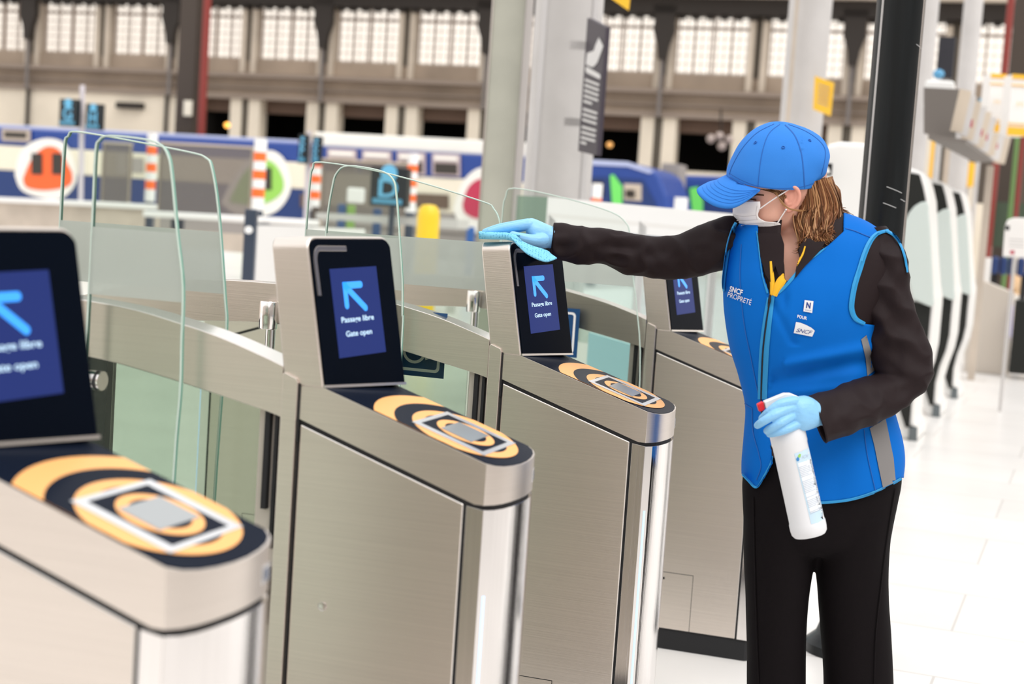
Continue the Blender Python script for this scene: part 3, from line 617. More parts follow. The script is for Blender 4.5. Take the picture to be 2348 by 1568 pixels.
# iron-grey column with red pipe, left
D1 = 34.0
def column_px(name, label, px, half, Y, m, ytop=-60, cat='column', seg=20, taper=1.0):
    b = at(px, 500, Y); t = at(px, ytop, Y); r = half * pxm(Y)
    return tag(MB().lathe([(r * taper, 0), (r * taper, t.z * .3), (r, t.z + 0.6)], (b.x, b.y, 0), seg).build(name, m, smooth=True), label, cat)
M['brcol'] = mat('brown_iron', (0.055, 0.040, 0.030), 0.7); M['redpipe'] = mat('red_pipe', (0.22, 0.025, 0.018), 0.5)
def vcol(x_mid, ymid, half, Y, m, name, label, cat, zt=None, yt=-60, square=False):
    P = at(x_mid, ymid, Y); zt = zt or at(x_mid, yt, Y).z + 0.5; r = half * pxm(Y)
    if square: o = MB().box((P.x, P.y, zt / 2), (2 * r, 2 * r, zt), AX).build(name, m, bevel=0.01)
    else: o = MB().lathe([(r, 0), (r, zt)], (P.x, P.y, 0), 28).build(name, m, smooth=True)
    return tag(o, label, cat)
vcol(438, 160, 22, 50.2, M['brcol'], 'iron_column', 'dark brown iron column with a red pipe beside it, left of centre', 'column', square=True)
o = MB(); P = at(431, 248, 49.7); o.box(P, (.30, .05, .50), AX); tag(o.build('wall_light', M['tcream']), 'small cream lamp box on the dark brown column', 'lamp')
vcol(468, 160, 9, 49.6, M['redpipe'], 'red_pipe', 'dark red vertical pipe running along the brown iron column', 'pipe')
# amber lamp in the dark arcade
o = MB().lathe([(0.001, -.09), (.07, -.06), (.095, 0), (.07, .06), (.001, .09)], at(521, 287, 47), 16).build('amber_lamp', mat('amber_glow', (1, .5, .1), .5, emit=(1.0, 0.42, 0.05), es=1.5), smooth=True); tag(o, 'small round amber lamp in front of the dark arcade', 'lamp')
for i, (x, y) in enumerate(((1398, 332),)):
    tag(MB().lathe([(0.001, -.1), (.08, -.07), (.11, 0), (.08, .07), (.001, .1)], at(x, y, 50), 14).build('arcade_lamp', mat('dim_glow', (.6, .3, .1), .5, emit=(0.55, 0.27, 0.06), es=0.8), smooth=True), 'dim brownish lamp glowing inside the dark arcade beside the big column', 'lamp')
gl = empty('globe_chandelier', at(1656, 300, 46), 0, label='cluster of pale globe lamps hanging in the dark arcade left of the cap', cat='lamp')
for x, y in ((1630, 318), (1655, 335), (1672, 320), (1650, 312)): MB().lathe([(0.001, -.14), (.1, -.1), (.14, 0), (.1, .1), (.001, .14)], Vector(at(x, y, 46)) - gl.location, 14).build('globe', mat('globe_glass', (0.42, 0.34, 0.30), 0.4) if 'gg' not in bpy.data.materials else 0, gl, smooth=True)
MB().tube([at(1653, 250, 46) - gl.location, at(1653, 320, 46) - gl.location], 0.03, 8).build('rod', M['iron'], gl)
# low ledges, counters and rails behind the gates
M['ledge'] = mat('ledge_beige', (0.50, 0.43, 0.36), 0.7, noise=0.15, nscale=2); M['counter'] = mat('counter_white', (0.80, 0.79, 0.77), 0.4)
def slab(name, label, cat, pts_px, z0, z1, m, lip=None):
    """horizontal slab: its top outline seen at the photo points, lying at height z1"""
    P = []
    for x, y in pts_px:
        d = ray(x, y); t = (z1 - EYE.z) / d.z; P.append(EYE + d * t)
    o = MB().prism(P, Z * (z0 - z1)).build(name, m, bevel=0.01); return tag(o, label, cat)
def wallpx(x0, y0, x1, y1, Yl, Yr, h_px, th, name, label, cat, m, zb=None):
    """upright slab whose top edge runs from (x0,y0) at depth Yl to (x1,y1) at depth Yr"""
    A, B = at(x0, y0, Yl), at(x1, y1, Yr); zb = zb if zb is not None else 0
    n = Vector((-(B - A).y, (B - A).x, 0)).normalized() * th
    o = MB().prism([A, B, Vector((B.x, B.y, zb)), Vector((A.x, A.y, zb))], n).build(name, m); return tag(o, label, cat)
wallpx(-40, 452, 216, 463, 24, 23, 0, 1.2, 'platform_ledge', 'long pale ledge with a white top at the far left', 'ledge', M['ledge'])
lw_ = bpy.data.objects['platform_ledge']; o = MB(); A, B = at(-40, 450, 23.9), at(216, 461, 22.9); n = Vector((-(B - A).y, (B - A).x, 0)).normalized(); o.prism([A, B, B - Z * .085, A - Z * .085], n * 1.5); o.build('coping', M['counter'], lw_, bevel=.02)
ct = empty('white_counter', (*at(440, 520, 21).xy, 0), 0, label='white counter top on dark legs between the striped bollards', cat='counter')
A, B = at(326, 482, 21.5), at(568, 496, 20.5); n = Vector((-(B - A).y, (B - A).x, 0)).normalized()
MB().prism([A, B, B - Z * .09, A - Z * .09], n * 1.6).build('counter_top', M['counter'], ct, bevel=0.03, seg=3)
for t in (0.16, 0.98): q = A.lerp(B, t) + n * .4; MB().box((q.x, q.y, q.z / 2 - .05), (.16, .16, q.z - .1)).build('leg', M['bpost'], ct)
MB().prism([A.lerp(B, .2) - Z * .25, B - Z * .25, B - Z * .5, A.lerp(B, .2) - Z * .5], n * .2).build('rail', M['ledge'], ct)
adopt(ct)
wallpx(560, 515, 720, 520, 13.5, 13.2, 0, 0.9, 'white_cabinet', 'white cabinet standing behind the second gate head', 'cabinet', M['counter'])
o = MB(); P = at(573, 560, 12.6); o.box((P.x, P.y, 0.62), (.10, .10, 1.24)); tag(o.build('dark_post', M['bpost'], bevel=.01), 'dark blue square post in front of the white cabinet', 'post')
tag(MB().lathe([(.001, 0), (.032, 0), (.032, .03), (.001, .03)], at(571, 527, 12.5), 16, Vector((0, -1, 0))).build('round_cap', M['white']), 'small white round cap on the dark blue post', 'cap')
wallpx(725, 487, 1050, 503, 20, 19, 0, 0.3, 'grey_rail', 'long pale grey rail crossing behind the third gate flap', 'rail', mat('rail_grey', (0.55, 0.54, 0.52), 0.4), zb=at(800, 506, 20).z)
for x, y in ((745, 600), (835, 600), (915, 600), (1040, 600)):
    P = at(x, y, 19.7); tag(MB().box((P.x, P.y, .45), (.12, .12, .9)).build('rail_post', bpy.data.materials['rail_grey']), 'pale post holding up the long grey rail', 'post', 'posts under the long grey rail')
P = at(980, 540, 16.5); q = MB(); r = 26 * pxm(16.5); zt = at(980, 468, 16.5).z
q.lathe([(r, 0), (r, zt - .14), (r * .9, zt - .06), (r * .6, zt - .01), (.001, zt)], (P.x, P.y, 0), 28); tag(q.build('yellow_bin', mat('yellow_plastic', (0.92, 0.60, 0.02), 0.4), smooth=True), 'rounded yellow post box standing behind the glass flap', 'post box')
for x, y, c_, nm in ((785, 468, (0.03, 0.08, 0.2), 'blue'), (792, 470, (.2, .35, .08), 'green'), (765, 474, (.08, .06, .05), 'dark brown'), (812, 478, (.02, .06, .16), 'navy blue'), (1080, 520, (.02, .1, .35), 'bright blue')):
    P = at(x + (x - 785) * 2.0 if x < 900 else x, y, 24 + (x % 7) * .12); tag(MB().box((P.x, P.y, P.z / 2), (.13, .12, P.z), None).build('platform_box', mat('box_' + nm.replace(' ', '_'), c_, .6), bevel=.02), nm + ' box on the distant platform behind the glass flap', 'box')
P = at(816, 448, 22); tag(MB().box(P, (.26, .06, .22)).build('wall_clock', M['counter'], bevel=.06, seg=3), 'small white square lamp behind the D screen glass', 'lamp')

# ================================================================ big columns of the concourse
M['grncol'] = mat('grey_green_paint', (0.40, 0.40, 0.34), 0.6, noise=0.10, nscale=3, bump=0.1)
M['gry'] = mat('pale_grey_paint', (0.55, 0.53, 0.52), 0.55, noise=0.06, nscale=3)
Yc = 9.2
A, B, C2, D2 = at(1131, 0, Yc), at(1208, 0, Yc - 0.02), at(1226, 0, Yc - 0.25), 0
gp = empty('square_pillar', (*at(1165, 400, Yc).xy, 0), 0, label='flat grey-green steel pillar left of the round grey column', cat='pillar')
P0, P1 = at(1116, 260, Yc), at(1189, 260, Yc)
MB().prism([Vector((P0.x, P0.y, 0)), Vector((P1.x, P1.y, 0)), Vector((P1.x, P1.y + .35, 0)), Vector((P0.x, P0.y + .35, 0))], Z * 3.4).build('face', M['grncol'], gp, bevel=.004)
P2 = at(1207, 260, Yc - .06)
MB().prism([Vector((P1.x, P1.y - .01, 0)), Vector((P2.x, P2.y - .05, 0)), Vector((P2.x, P2.y + .3, 0)), Vector((P1.x, P1.y + .3, 0))], Z * 3.4).build('bright_flange', mat('flange', (0.62, 0.58, 0.58), 0.35, 0.3), gp)
P3 = at(1112, 260, Yc)
MB().prism([Vector((P3.x, P3.y - .01, 0)), Vector((P0.x, P0.y - .01, 0)), Vector((P0.x, P0.y + .3, 0)), Vector((P3.x, P3.y + .3, 0))], Z * 3.4).build('edge_strip', M['steel_e'], gp)
adopt(gp)
P = at(1289, 260, 10.2); r = 77 * pxm(10.2)
rc = empty('round_column', (P.x, P.y, 0), 0, label='wide round pale grey column carrying the dark information sign', cat='column')
MB().lathe([(r, 0), (r, 3.9)], (0, 0, 0), 48).build('shaft', M['gry'], rc, smooth=True)
for dx in (-.165, .17): MB().box((dx, -r * .72, 1.95), (.035, .03, 3.9)).build('seam_strip', mat('seam', (0.62, 0.60, 0.60), .5), rc)
# information sign: flat dark board standing out from the column, turned away to the right
SD = [at(1347, 41, 9.6), at(1389, 62, 9.15), at(1369, 357, 9.15), at(1319, 346, 9.6)]
SD[2] = Vector((SD[1].x, SD[1].y, at(1369, 357, 9.15).z)); SD[3] = Vector((SD[0].x, SD[0].y, at(1319, 346, 9.6).z))
sX = (SD[1] - SD[0]); sN = Vector((sX.y, -sX.x, 0)).normalized(); ZT0, ZB0 = SD[0].z, SD[3].z
isg = empty('information_sign', SD[3], 0, label='tall dark information sign with a white hand pictogram, fixed to the round column', cat='sign')
def sg(s, t, l=0.0):
    a = SD[3].lerp(SD[2], s); b = SD[0].lerp(SD[1], s); return a.lerp(b, t) + sN * l
MB().prism([sg(0, 0), sg(1, 0), sg(1, 1), sg(0, 1)], -sN * .03).build('board', mat('sign_plum', (0.045, 0.035, 0.05), 0.5), isg)
def sgpoly(pts, nm='pictogram'): return MB().prism([sg(s, t, .003) for s, t in pts], sN * .001).build(nm, M['white'], isg)
sgpoly([(0.12, 0.66), (0.15, 0.745), (0.5, 0.785), (0.56, 0.83), (0.72, 0.90), (0.97, 0.85), (0.72, 0.705), (0.55, 0.665), (0.4, 0.655)], 'hand_pictogram')
sgpoly([(0.12, 0.625), (0.17, 0.645), (0.88, 0.63), (0.95, 0.61), (0.9, 0.59), (0.18, 0.60)], 'bar_pictogram')
for i, t in enumerate([0.545, 0.505, 0.465, 0.425, 0.385, 0.325, 0.285, 0.245, 0.19, 0.15, 0.11, 0.072]):
    e_ = 0.6 if i in (4,) else 0.45 if i == 11 else 0.9; sgpoly([(0.14, t - .009), (e_, t - .009), (e_, t + .009), (0.14, t + .009)], 'text_line')
for t in (.8, .22): MB().box(sg(0.0, t, -.02) + Vector((-.05, .06, 0)), (.14, .05, .05)).build('bracket', M['gry'], isg)
adopt(isg)
c2 = vcol(1850, 120, 48, 15, M['gry'], 'round_column', 'pale grey riveted column with a yellow notice, above the blue cap', 'column')
q = MB(); P = at(1817, 140, 14.65); q.box((P.x, P.y, 2), (.03, .05, 4)); q.build('rivet_strip', M['ledge'], c2)
nt_ = MB(); qa, qb, qc, qd = at(1869, 174, 14.6), at(1913, 190, 14.3), at(1905, 266, 14.3), at(1865, 250, 14.6)
nt_.prism([qa, qb, qc, qd], Vector((.0, .02, 0))); nt_ = tag(nt_.build('yellow_notice', mat('notice_yellow', (0.95, 0.55, 0.02), .5)), 'yellow paper notice fixed to the pale riveted column', 'notice')
for i in range(5):
    t0 = .2 + i * .13; a = qa.lerp(qd, t0).lerp(qb.lerp(qc, t0), .2); b = qa.lerp(qd, t0).lerp(qb.lerp(qc, t0), .8)
    MB().prism([a - V * .02, b - V * .02, b - V * .02 - Z * .012, a - V * .02 - Z * .012], -V * .002).build('text_line', M['ledge'], nt_)
vcol(2105, 240, 27, 17, M['gry'], 'round_column', 'pale grey column directly right of the black pole', 'column')
vcol(2225, 90, 21, 20, M['gry'], 'round_column', 'slim pale grey column behind the row of tilted sign boards', 'column')
vcol(2312, 70, 8, 22, M['redpipe'], 'red_pipe', 'dark red vertical pipe near the right edge above the hanging banners', 'pipe')
vcol(2345, 90, 24, 23, M['brcol'], 'iron_column', 'dark brown iron column at the right edge', 'column', square=True)
# black scratched pole
bp = empty('black_pole', (*at(2018, 560, 4.72).xy, 0), 0, label='thick black scratched metal pole directly behind the cleaner', cat='pole')
M['pole'] = mat('pole_black', (0.010, 0.012, 0.013), 0.32, spec=0.25, noise=0.35, nscale=30, stretch=(1, 1, .05)); rr = 54 * pxm(4.72)
MB().lathe([(rr * 1.02, 0.0), (rr, .5), (rr, 2.3)], (0, 0, 0), 40).build('shaft', M['pole'], bp, smooth=True)
MB().lathe([(rr * 1.75, 0.0), (rr * 1.75, .03), (rr * 1.3, .06), (rr * 1.12, .10), (rr * 1.0, .14)], (0, 0, 0), 40).build('foot', M['pole'], bp, smooth=True)
for z, a0, a1 in ((1.49, -100, -60), (1.44, -105, -72), (1.455, -62, -45), (1.93, -55, -30)):
    MB().tube([Vector((math.cos(math.radians(a)) * (rr + .0005), math.sin(math.radians(a)) * (rr + .0005), z - (a - a0) * .0004)) for a in range(a0, a1 + 1, 4)], .0012, 5).build('scratch', mat('scratch_grey', (.5, .5, .5), .6) if 'sg' not in M else M['sg'], bp)
for k, (a, w_) in enumerate(((-150, .006), (-38, .003), (-30, .002))):  # thin pale upright lines along the shaft
    c_, s__ = math.cos(math.radians(a)), math.sin(math.radians(a)); MB().box((c_ * rr, s__ * rr, 1.2), (w_, w_, 2.3)).build('pale_line', M['gry'] if k == 0 else M['steel_e'], bp)
# white framed barrier with glass, right of the round column
wb_ = empty('white_barrier', (*at(1450, 560, 8.2).xy, 0), 0, label='white framed glass barrier behind the outstretched arm', cat='barrier')
A, B = at(1262, 452, 8.6), at(1700, 492, 8.0)
def wseg(t0, t1, za, zb_, m, nm, th=.06):
    p, q = A.lerp(B, t0), A.lerp(B, t1); p1, q1 = Vector((p.x, p.y, za[0])), Vector((q.x, q.y, za[1])); p2, q2 = Vector((p.x, p.y, zb_[0])), Vector((q.x, q.y, zb_[1]))
    return MB().prism([p1, q1, q2, p2], Vector((0, th, 0))).build(nm, m, wb_)
zt = A.z; hh = lambda v_: (zt - v_, zt - v_ + (B.z - A.z))
wseg(0, 1, hh(0), hh(.09), M['white'], 'top_rail', .10); wseg(0, 1, hh(.09), hh(.115), M['counter'], 'top_rail_lip', .14); wseg(0.0, 1, hh(.115), hh(.16), M['white'], 'sub_rail')
for t in (0.0, .49, .86, 1.0): wseg(t, min(1.03, t + .04), hh(.1), (0.0, 0.0), M['white'], 'frame_post')
wseg(0, 1, hh(.16), hh(.80), glassmat('barrier_glass', (.86, .92, .90), .25, (.72, .8, .77)), 'glass_panel', .01); wseg(0, 1, hh(.80), (0.0, 0.0), M['white'], 'lower_panel', .04)
adopt(wb_)
gs = empty('glass_screen', (*at(1225, 560, 9.0).xy, 0), 0, label='green-tinted glass screen between the pillars behind the wiping hand', cat='glass screen')
A, B = at(1186, 448, 9.0), at(1262, 452, 8.8)
MB().prism([A, B, Vector((B.x, B.y, .1)), Vector((A.x, A.y, .1))], (0, .02, 0)).build('glass_panel', glassmat('screen_green', (.62, .74, .66), .35, (.45, .56, .50)), gs); MB().box((B.x, B.y, B.z / 2), (.03, .03, B.z)).build('upright', M['white'], gs); adopt(gs)
# white and blue boards behind the fourth gate's arch
tag(slab('white_desk', 'white desk top seen between the third and fourth gates', 'desk', [(1300, 667), (1450, 660), (1470, 745), (1300, 690)], .62, .70, M['white']), 'white desk top seen between the third and fourth gates', 'desk')
wallpx(1350, 762, 1480, 800, 6.6, 6.4, 0, .02, 'light_blue_board', 'pale blue board standing behind the fourth gate arch', 'board', mat('board_blue', (.42, .68, .78), .5))
# yellow pennant at the top
MB_ = MB().prism([at(1392, -10, 11), at(1446, -18, 11), at(1441, 24, 11)], V * .01); tag(MB_.build('yellow_pennant', mat('pennant_yellow', (.95, .55, .03), .5)), 'yellow triangular flag corner hanging at the top of the picture', 'flag')

# ================================================================ ticket machines on the right
M['kwhite'] = mat('kiosk_white', (0.86, 0.85, 0.83), 0.35); M['kpale'] = mat('kiosk_wing', (0.62, 0.69, 0.66), 0.3); M['kdark'] = mat('kiosk_dark', (0.022, 0.023, 0.021), 0.7, spec=0.2)
KX = Vector((2.806, 10.006, 0)); KD = KX.dot(V); KA = KX.dot(U)
def kp(pts, D=KD): return [(onv(2040 + x / 3.266, 400 + y / 3.266, D)[0] - KA, max(0.0, onv(2040 + x / 3.266, 400 + y / 3.266, D)[1])) for x, y in pts]
k_dark_top = kp([(40, -30), (225, 0), (250, 90), (272, 200), (255, 300), (60, 420), (-60, 300), (-60, -40)])
k_pale = kp([(272, 203), (235, 212), (190, 240), (150, 290), (115, 370), (103, 450), (120, 600), (150, 780), (182, 930), (310, 988), (340, 975), (335, 860), (322, 600), (310, 400), (300, 290), (300, 240), (290, 210)])
k_dark_low = kp([(150, 940), (190, 940), (312, 990), (300, 1110), (285, 1290), (255, 1420), (200, 1560), (160, 1700), (150, 1870), (160, 1990), (190, 1996), (100, 1996), (0, 1800), (0, 1200)])
prof = kp([(-60, -60), (120, -60), (228, -25), (252, 10), (275, 90), (296, 190), (300, 300), (312, 600), (330, 840), (345, 930), (342, 985), (330, 1110), (314, 1290), (284, 1430), (230, 1570), (192, 1700), (182, 1850), (212, 1890), (212, 1996), (100, 1996), (0, 1800), (-60, 1200)])
KT = 0.52
def kiosk(lab):
    r = empty('ticket_machine', (0, 0, 0), TH - .054, label=lab, cat='ticket machine', group='ticket machines in a row')
    MB().prism([(a, 0, z) for a, z in prof], (0, KT, 0)).build('body', M['kwhite'], r, bevel=.02)
    MB().prism([(a, -.03, z) for a, z in k_dark_top], (0, .032, 0)).build('side_panel', M['kdark'], r)
    k2 = kp([(190, 950), (312, 990), (300, 1110), (285, 1290), (255, 1420), (200, 1560), (165, 1700), (150, 1880), (195, 1890), (120, 1890), (60, 1700), (60, 1000)])
    MB().prism([(a, -.03, z) for a, z in k2], (0, .032, 0)).build('side_panel', M['kdark'], r)
    MB().prism([(a, -.07, z) for a, z in k_pale], (0, .045, 0)).build('privacy_wing', M['kpale'], r, bevel=.015)
    ff = kp([(150, 1890), (208, 1890), (205, 1996), (140, 1996)]); MB().prism([(a, -.035, z) for a, z in ff], (0, KT, 0)).build('foot', mat('foot_grey', (.12, .14, .15), .5) if 'fg' not in M else M['fg'], r)
    fa = max(a for a, z in prof)
    MB().box((fa - .035, KT * .35, 0.80), (.05, .16, .10)).build('ticket_slot', M['white'], r, bevel=.01); MB().box((fa - .05, KT * .7, .72), (.05, .12, .08)).build('card_slot', mat('slot_red', (.75, .5, .48), .5) if 'sr' not in M else M['sr'], r, bevel=.01)
    return r
k1 = kiosk('nearest of the white ticket machines right of the black pole'); k1.location = W(KA, KD, 0)
for i, lb in enumerate(('second white ticket machine in the receding row right of the pole', 'third and farthest white ticket machine in the receding row right of the pole')):
    k = copy_tree(k1); k.location = W(KA, KD, 0) + Vector((.575, 1.50, 0)) * (i + 1); k['label'] = lb
wk = empty('white_kiosk', (*at(1960, 600, 8.6).xy, 0), TH, label='tall rounded white machine with a small black logo, behind the cleaner\'s head', cat='ticket machine')
Dk = at(1940, 500, 8.6).dot(V); pk = [onv(x, y, Dk) for x, y in ((1868, 560), (1872, 400), (1882, 348), (1900, 330), (1925, 324), (1975, 327), (2010, 332), (2035, 345), (2045, 380), (2050, 560))]
pk = [(pk[0][0], 0.0)] + pk + [(pk[-1][0], 0.0)]
MB().prism([W(a, Dk, z) for a, z in pk], V * .6).build('body', M['kwhite'], wk, bevel=.03, seg=3)
lo_, _ = facing_box(1880, 1908, 374, 402, 8.55, .01, 'logo_plate', M['blackm'], wk)
P = at(1884, 397, 8.5); MB().prism([at(1885, 396, 8.52), at(1904, 397, 8.52), at(1901, 386, 8.52), at(1894, 380, 8.52), at(1889, 388, 8.52)], V * .004).build('logo_mark', M['white'], wk)
adopt(wk)

# ================================================================ right edge of the hall
M['lite'] = mat('banner_white', (.88, .86, .84), .5); M['amber'] = mat('banner_amber', (.95, .52, .03), .5)
def banner(x0, x1, y0, y1, Y, lab):
    r = empty('hanging_banner', at((x0 + x1) / 2, y0, Y), 0, label=lab, cat='banner', group='amber and white hanging banners')
    A = at(x0 + 4, y0, Y); B = at(x1 + 4, y0 + 3, Y); zb = at((x0 + x1) / 2, y1, Y).z
    def q(t0, t1, l): 
        z0 = A.z + (zb - A.z) * t0; z1 = A.z + (zb - A.z) * t1
        return [Vector((A.x, A.y - l, z0)), Vector((B.x, B.y - l, z0)), Vector((B.x, B.y - l, z1)), Vector((A.x, A.y - l, z1))]
    MB().prism(q(0, 1, 0), (0, .25, 0)).build('panel', M['lite'], r, bevel=.01)
    for t0, t1 in ((0, .07), (.17, .185), (.80, .815), (.86, 1)): MB().prism(q(t0, t1, .012), (0, .01, 0)).build('colour_band', M['amber'], r)
    text_on('banner_text', 'M', A.lerp(B, .36) - Vector((0, .02, A.z * 0 + (A.z - zb) * .5 * 0)) + Z * (zb - A.z) * .52, (B - A).normalized(), Z, (B - A).length * .3, (A.z - zb) * .07, mat('banner_letter', (.9, .65, .35), .5) if 'bl' not in M else M['bl'], r)
    adopt(r)
banner(2268, 2305, 168, 303, 15, 'left amber and white hanging banner near the right edge'); banner(2317, 2362, 170, 312, 14.6, 'amber and white hanging banner cut off by the right edge')
o, _ = facing_box(2119, 2186, 184, 252, 12, .25, 'white_box', M['white'], None, .02); tag(o, 'white square equipment box mounted left of the row of sign boards', 'box')
o, _ = facing_box(2149, 2188, 84, 180, 18, .12, 'dark_screen', mat('screen_off', (.02, .02, .028), .4)); tag(o, 'dark vertical display screen between two pale columns', 'screen')
P = at(2152, 170, 17.6); tag(MB().lathe([(.001, -.06), (.05, -.04), (.07, 0), (.05, .04), (.001, .06)], P, 16).build('blue_lamp', mat('lamp_blue', (.1, .35, .6), .5)), 'small blue globe beside the dark vertical screen', 'lamp')
o, _ = facing_box(2243, 2265, 225, 258, 19, .1, 'blue_screen', mat('screen_cyan', (.02, .08, .12), .4, emit=(.08, .30, .45), es=.7)); tag(o, 'small blue departures screen behind the sign boards', 'screen')
gt = empty('sign_gantry', at(2200, 300, 11), 0, label='grey gantry with a receding row of tilted sign boards', cat='sign gantry')
A, B = at(2185, 240, 10.5), at(2298, 350, 18)
for i in range(9):
    t = i / 8; s_ = 1 / ((1 - t) / 10.5 + t / 18) ; Yq = s_; xq = 2200 + t * 95; yq = 222 + t * 95
    tp = at(xq, yq - 18 * (1 - t * .2), Yq); bt = at(xq - 22 + 5 * t, yq + 78 - 22 * t, Yq); wv = Vector((.10, .10, 0)) * (Yq / 10)
    MB().prism([tp, tp + wv, bt + wv, bt], Vector((.008, -.012, 0))).build('sign_board', M['gry'] if i % 2 else M['pier'], gt)
    c_ = tp.lerp(bt, .6)
    if i in (2, 4, 5, 7): MB().box(c_ + Vector((.03, -.03, 0)), (.04 * Yq / 10, .01, .06)).build('red_mark', mat('mark_red', (.5, .06, .1), .5) if i == 2 else bpy.data.materials['mark_red'], gt)
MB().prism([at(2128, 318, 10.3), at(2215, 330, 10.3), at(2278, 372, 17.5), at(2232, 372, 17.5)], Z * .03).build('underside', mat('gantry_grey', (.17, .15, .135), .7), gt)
MB().prism([at(2118, 200, 11.5), at(2210, 205, 11.5), at(2190, 320, 11.5), at(2118, 305, 11.5)], V * .05).build('end_panel', bpy.data.materials['gantry_grey'], gt)
adopt(gt)
for x, w_, y0, Y, m, lb in ((2128, 5, 320, 19, M['amber'], 'slim amber strip post under the gantry'), (2170, 14, 330, 21, M['ledge'], 'beige post under the gantry'), (2262, 8, 380, 15, M['ledge'], 'brownish grey post under the end of the gantry'),):
    zt = at(x, y0, Y).z; P = at(x, 480, Y); tag(MB().box((P.x, P.y, zt / 2), (2 * w_ * pxm(Y), .15, zt), AX).build('support_post', m), lb, 'post')
o = vcol(2325, 400, 5, 20, mat('green_pipe', (.14, .26, .08), .6), 'green_pipe', 'moss green vertical pipe near the right edge', 'pipe', zt=at(2325, 310, 20).z)
vcol(2338, 400, 5, 19.8, M['redpipe'], 'red_pipe', 'dark red vertical pipe beside the moss green pipe', 'pipe', zt=at(2338, 310, 19.8).z)
tag(MB().lathe([(.001, 0), (.10, .02), (.10, .33), (.001, .35)], at(2217, 430, 20.5), 16).build('yellow_post', M['amber'], smooth=True), 'short yellow cylinder above the ticket machines', 'post')
o, _ = facing_box(2262, 2420, 466, 570, 22, .3, 'green_stall', mat('stall_green', (.05, .075, .045), .6)); tag(o, 'dark green shop front low down at the right edge', 'stall')
o, _ = facing_box(2235, 2420, 300, 470, 25, .3, 'brown_shopfront', mat('stall_brown', (.085, .066, .05), .7)); tag(o, 'brown shuttered wall behind the hanging banners', 'shop front')
ns = empty('notice_stand', at(2328, 590, 12.2), 0, label='rounded white notice board with a black mark at the right edge', cat='sign')
Dn = at(2325, 545, 12.2).dot(V); pn_ = [onv(x, y, Dn) for x, y in ((2299, 588), (2304, 520), (2310, 504), (2325, 499), (2362, 500), (2362, 592))]
MB().prism([W(a, Dn, z) for a, z in pn_], V * .03).build('board', M['lite'], ns, bevel=.01)
o_, _ = facing_box(2305, 2315, 517, 528, 12.1, .005, 'black_mark', M['blackm'], ns); 
for y in (548, 556, 564): facing_box(2314, 2348, y, y + 2.5, 12.1, .004, 'text_line', M['gry'], ns)
facing_box(2316, 2326, 574, 583, 12.1, .004, 'red_mark', bpy.data.materials['mark_red'], ns)
MB().tube([at(2326, 590, 12.2), Vector((*at(2326, 590, 12.2).xy, 0))], .015, 8).build('stand', M['gry'], ns); adopt(ns)
M['chairblue'] = mat('seat_blue', (.015, .04, .15), .6)
bn = empty('bench', (*at(2310, 610, 17.6).xy, 0), 0, label='bench with a row of dark blue seats at the right edge', cat='bench')
for i in range(5):
    x = 2272 + i * 20; facing_box(x, x + 18, 588 + i, 628 + i * 2, 17.5, .3, 'seat', M['chairblue'], bn, .03)
for x in (2280, 2350): P = at(x, 625, 17.7); MB().box((P.x, P.y, P.z / 2), (.06, .06, P.z)).build('leg', M['blackm'], bn)
adopt(bn)
slab('seat_table', 'orange brown checked counter in front of the blue seats', 'counter', [(2285, 633), (2362, 622), (2362, 668), (2330, 668)], .70, .75, mat('counter_orange', (.62, .38, .18), .5, noise=.5, nscale=6))
fg = empty('far_gate', (*at(2270, 800, 15.6).xy, 0), TH, label='distant steel ticket gate cabinet with a blue light strip at the right edge', cat='ticket gate')
Df = at(2240, 850, 15.9).dot(V); pf = [onv(x, y, Df) for x, y in ((2210, 860), (2213, 655), (2228, 640), (2245, 638), (2326, 672), (2312, 862))]; pf = [(a, max(0, z)) for a, z in pf]
MB().prism([W(a, Df, z) for a, z in pf], V * .3).build('cabinet', mat('far_steel', (.68, .62, .55), .4, .6), fg, bevel=.01)
q = [onv(x, y, Df) for x, y in ((2321, 772), (2328, 700), (2335, 701), (2328, 776))]; MB().prism([W(a, Df - .03, z) for a, z in q], V * .02).build('light_strip', mat('strip_blue', (.2, .3, 1), .4, emit=(.17, .25, 1.0), es=1.3), fg); adopt(fg)
o, _ = facing_box(2320, 2400, 690, 860, 15.4, .3, 'black_cabinet', M['kdark'], None, .01); tag(o, 'black cabinet cut off by the right edge, beside the far gate', 'cabinet')
facing_box(2245, 2262, 590, 850, 16.5, .3, 'x', M['lite'])[0].name = 'white_pedestal'; tag(bpy.data.objects['white_pedestal'], 'white pedestal left of the blue bench seats', 'pedestal')

def hang(name, x, y0, Y, th=.04):
    o = bpy.data.objects[name]; A, B = at(x, y0, Y), at(x, y0, Y); r = MB().tube([A, Vector((A.x, A.y, 0.0))], th, 8).build('support_pole', M['gry'], o, smooth=True); return r
hang('blue_screen', 2254, 240, 19.1, .03); hang('dark_screen', 2168, 150, 18.08); hang('information_sign', 1352, 200, 9.62, .02); bpy.data.objects['blue_lamp'].parent = bpy.data.objects['dark_screen']; bpy.data.objects['blue_lamp'].name = 'indicator'; 
del bpy.data.objects['indicator']['category'], bpy.data.objects['indicator']['label']
hang('yellow_post', 2217, 430, 20.5, .03)

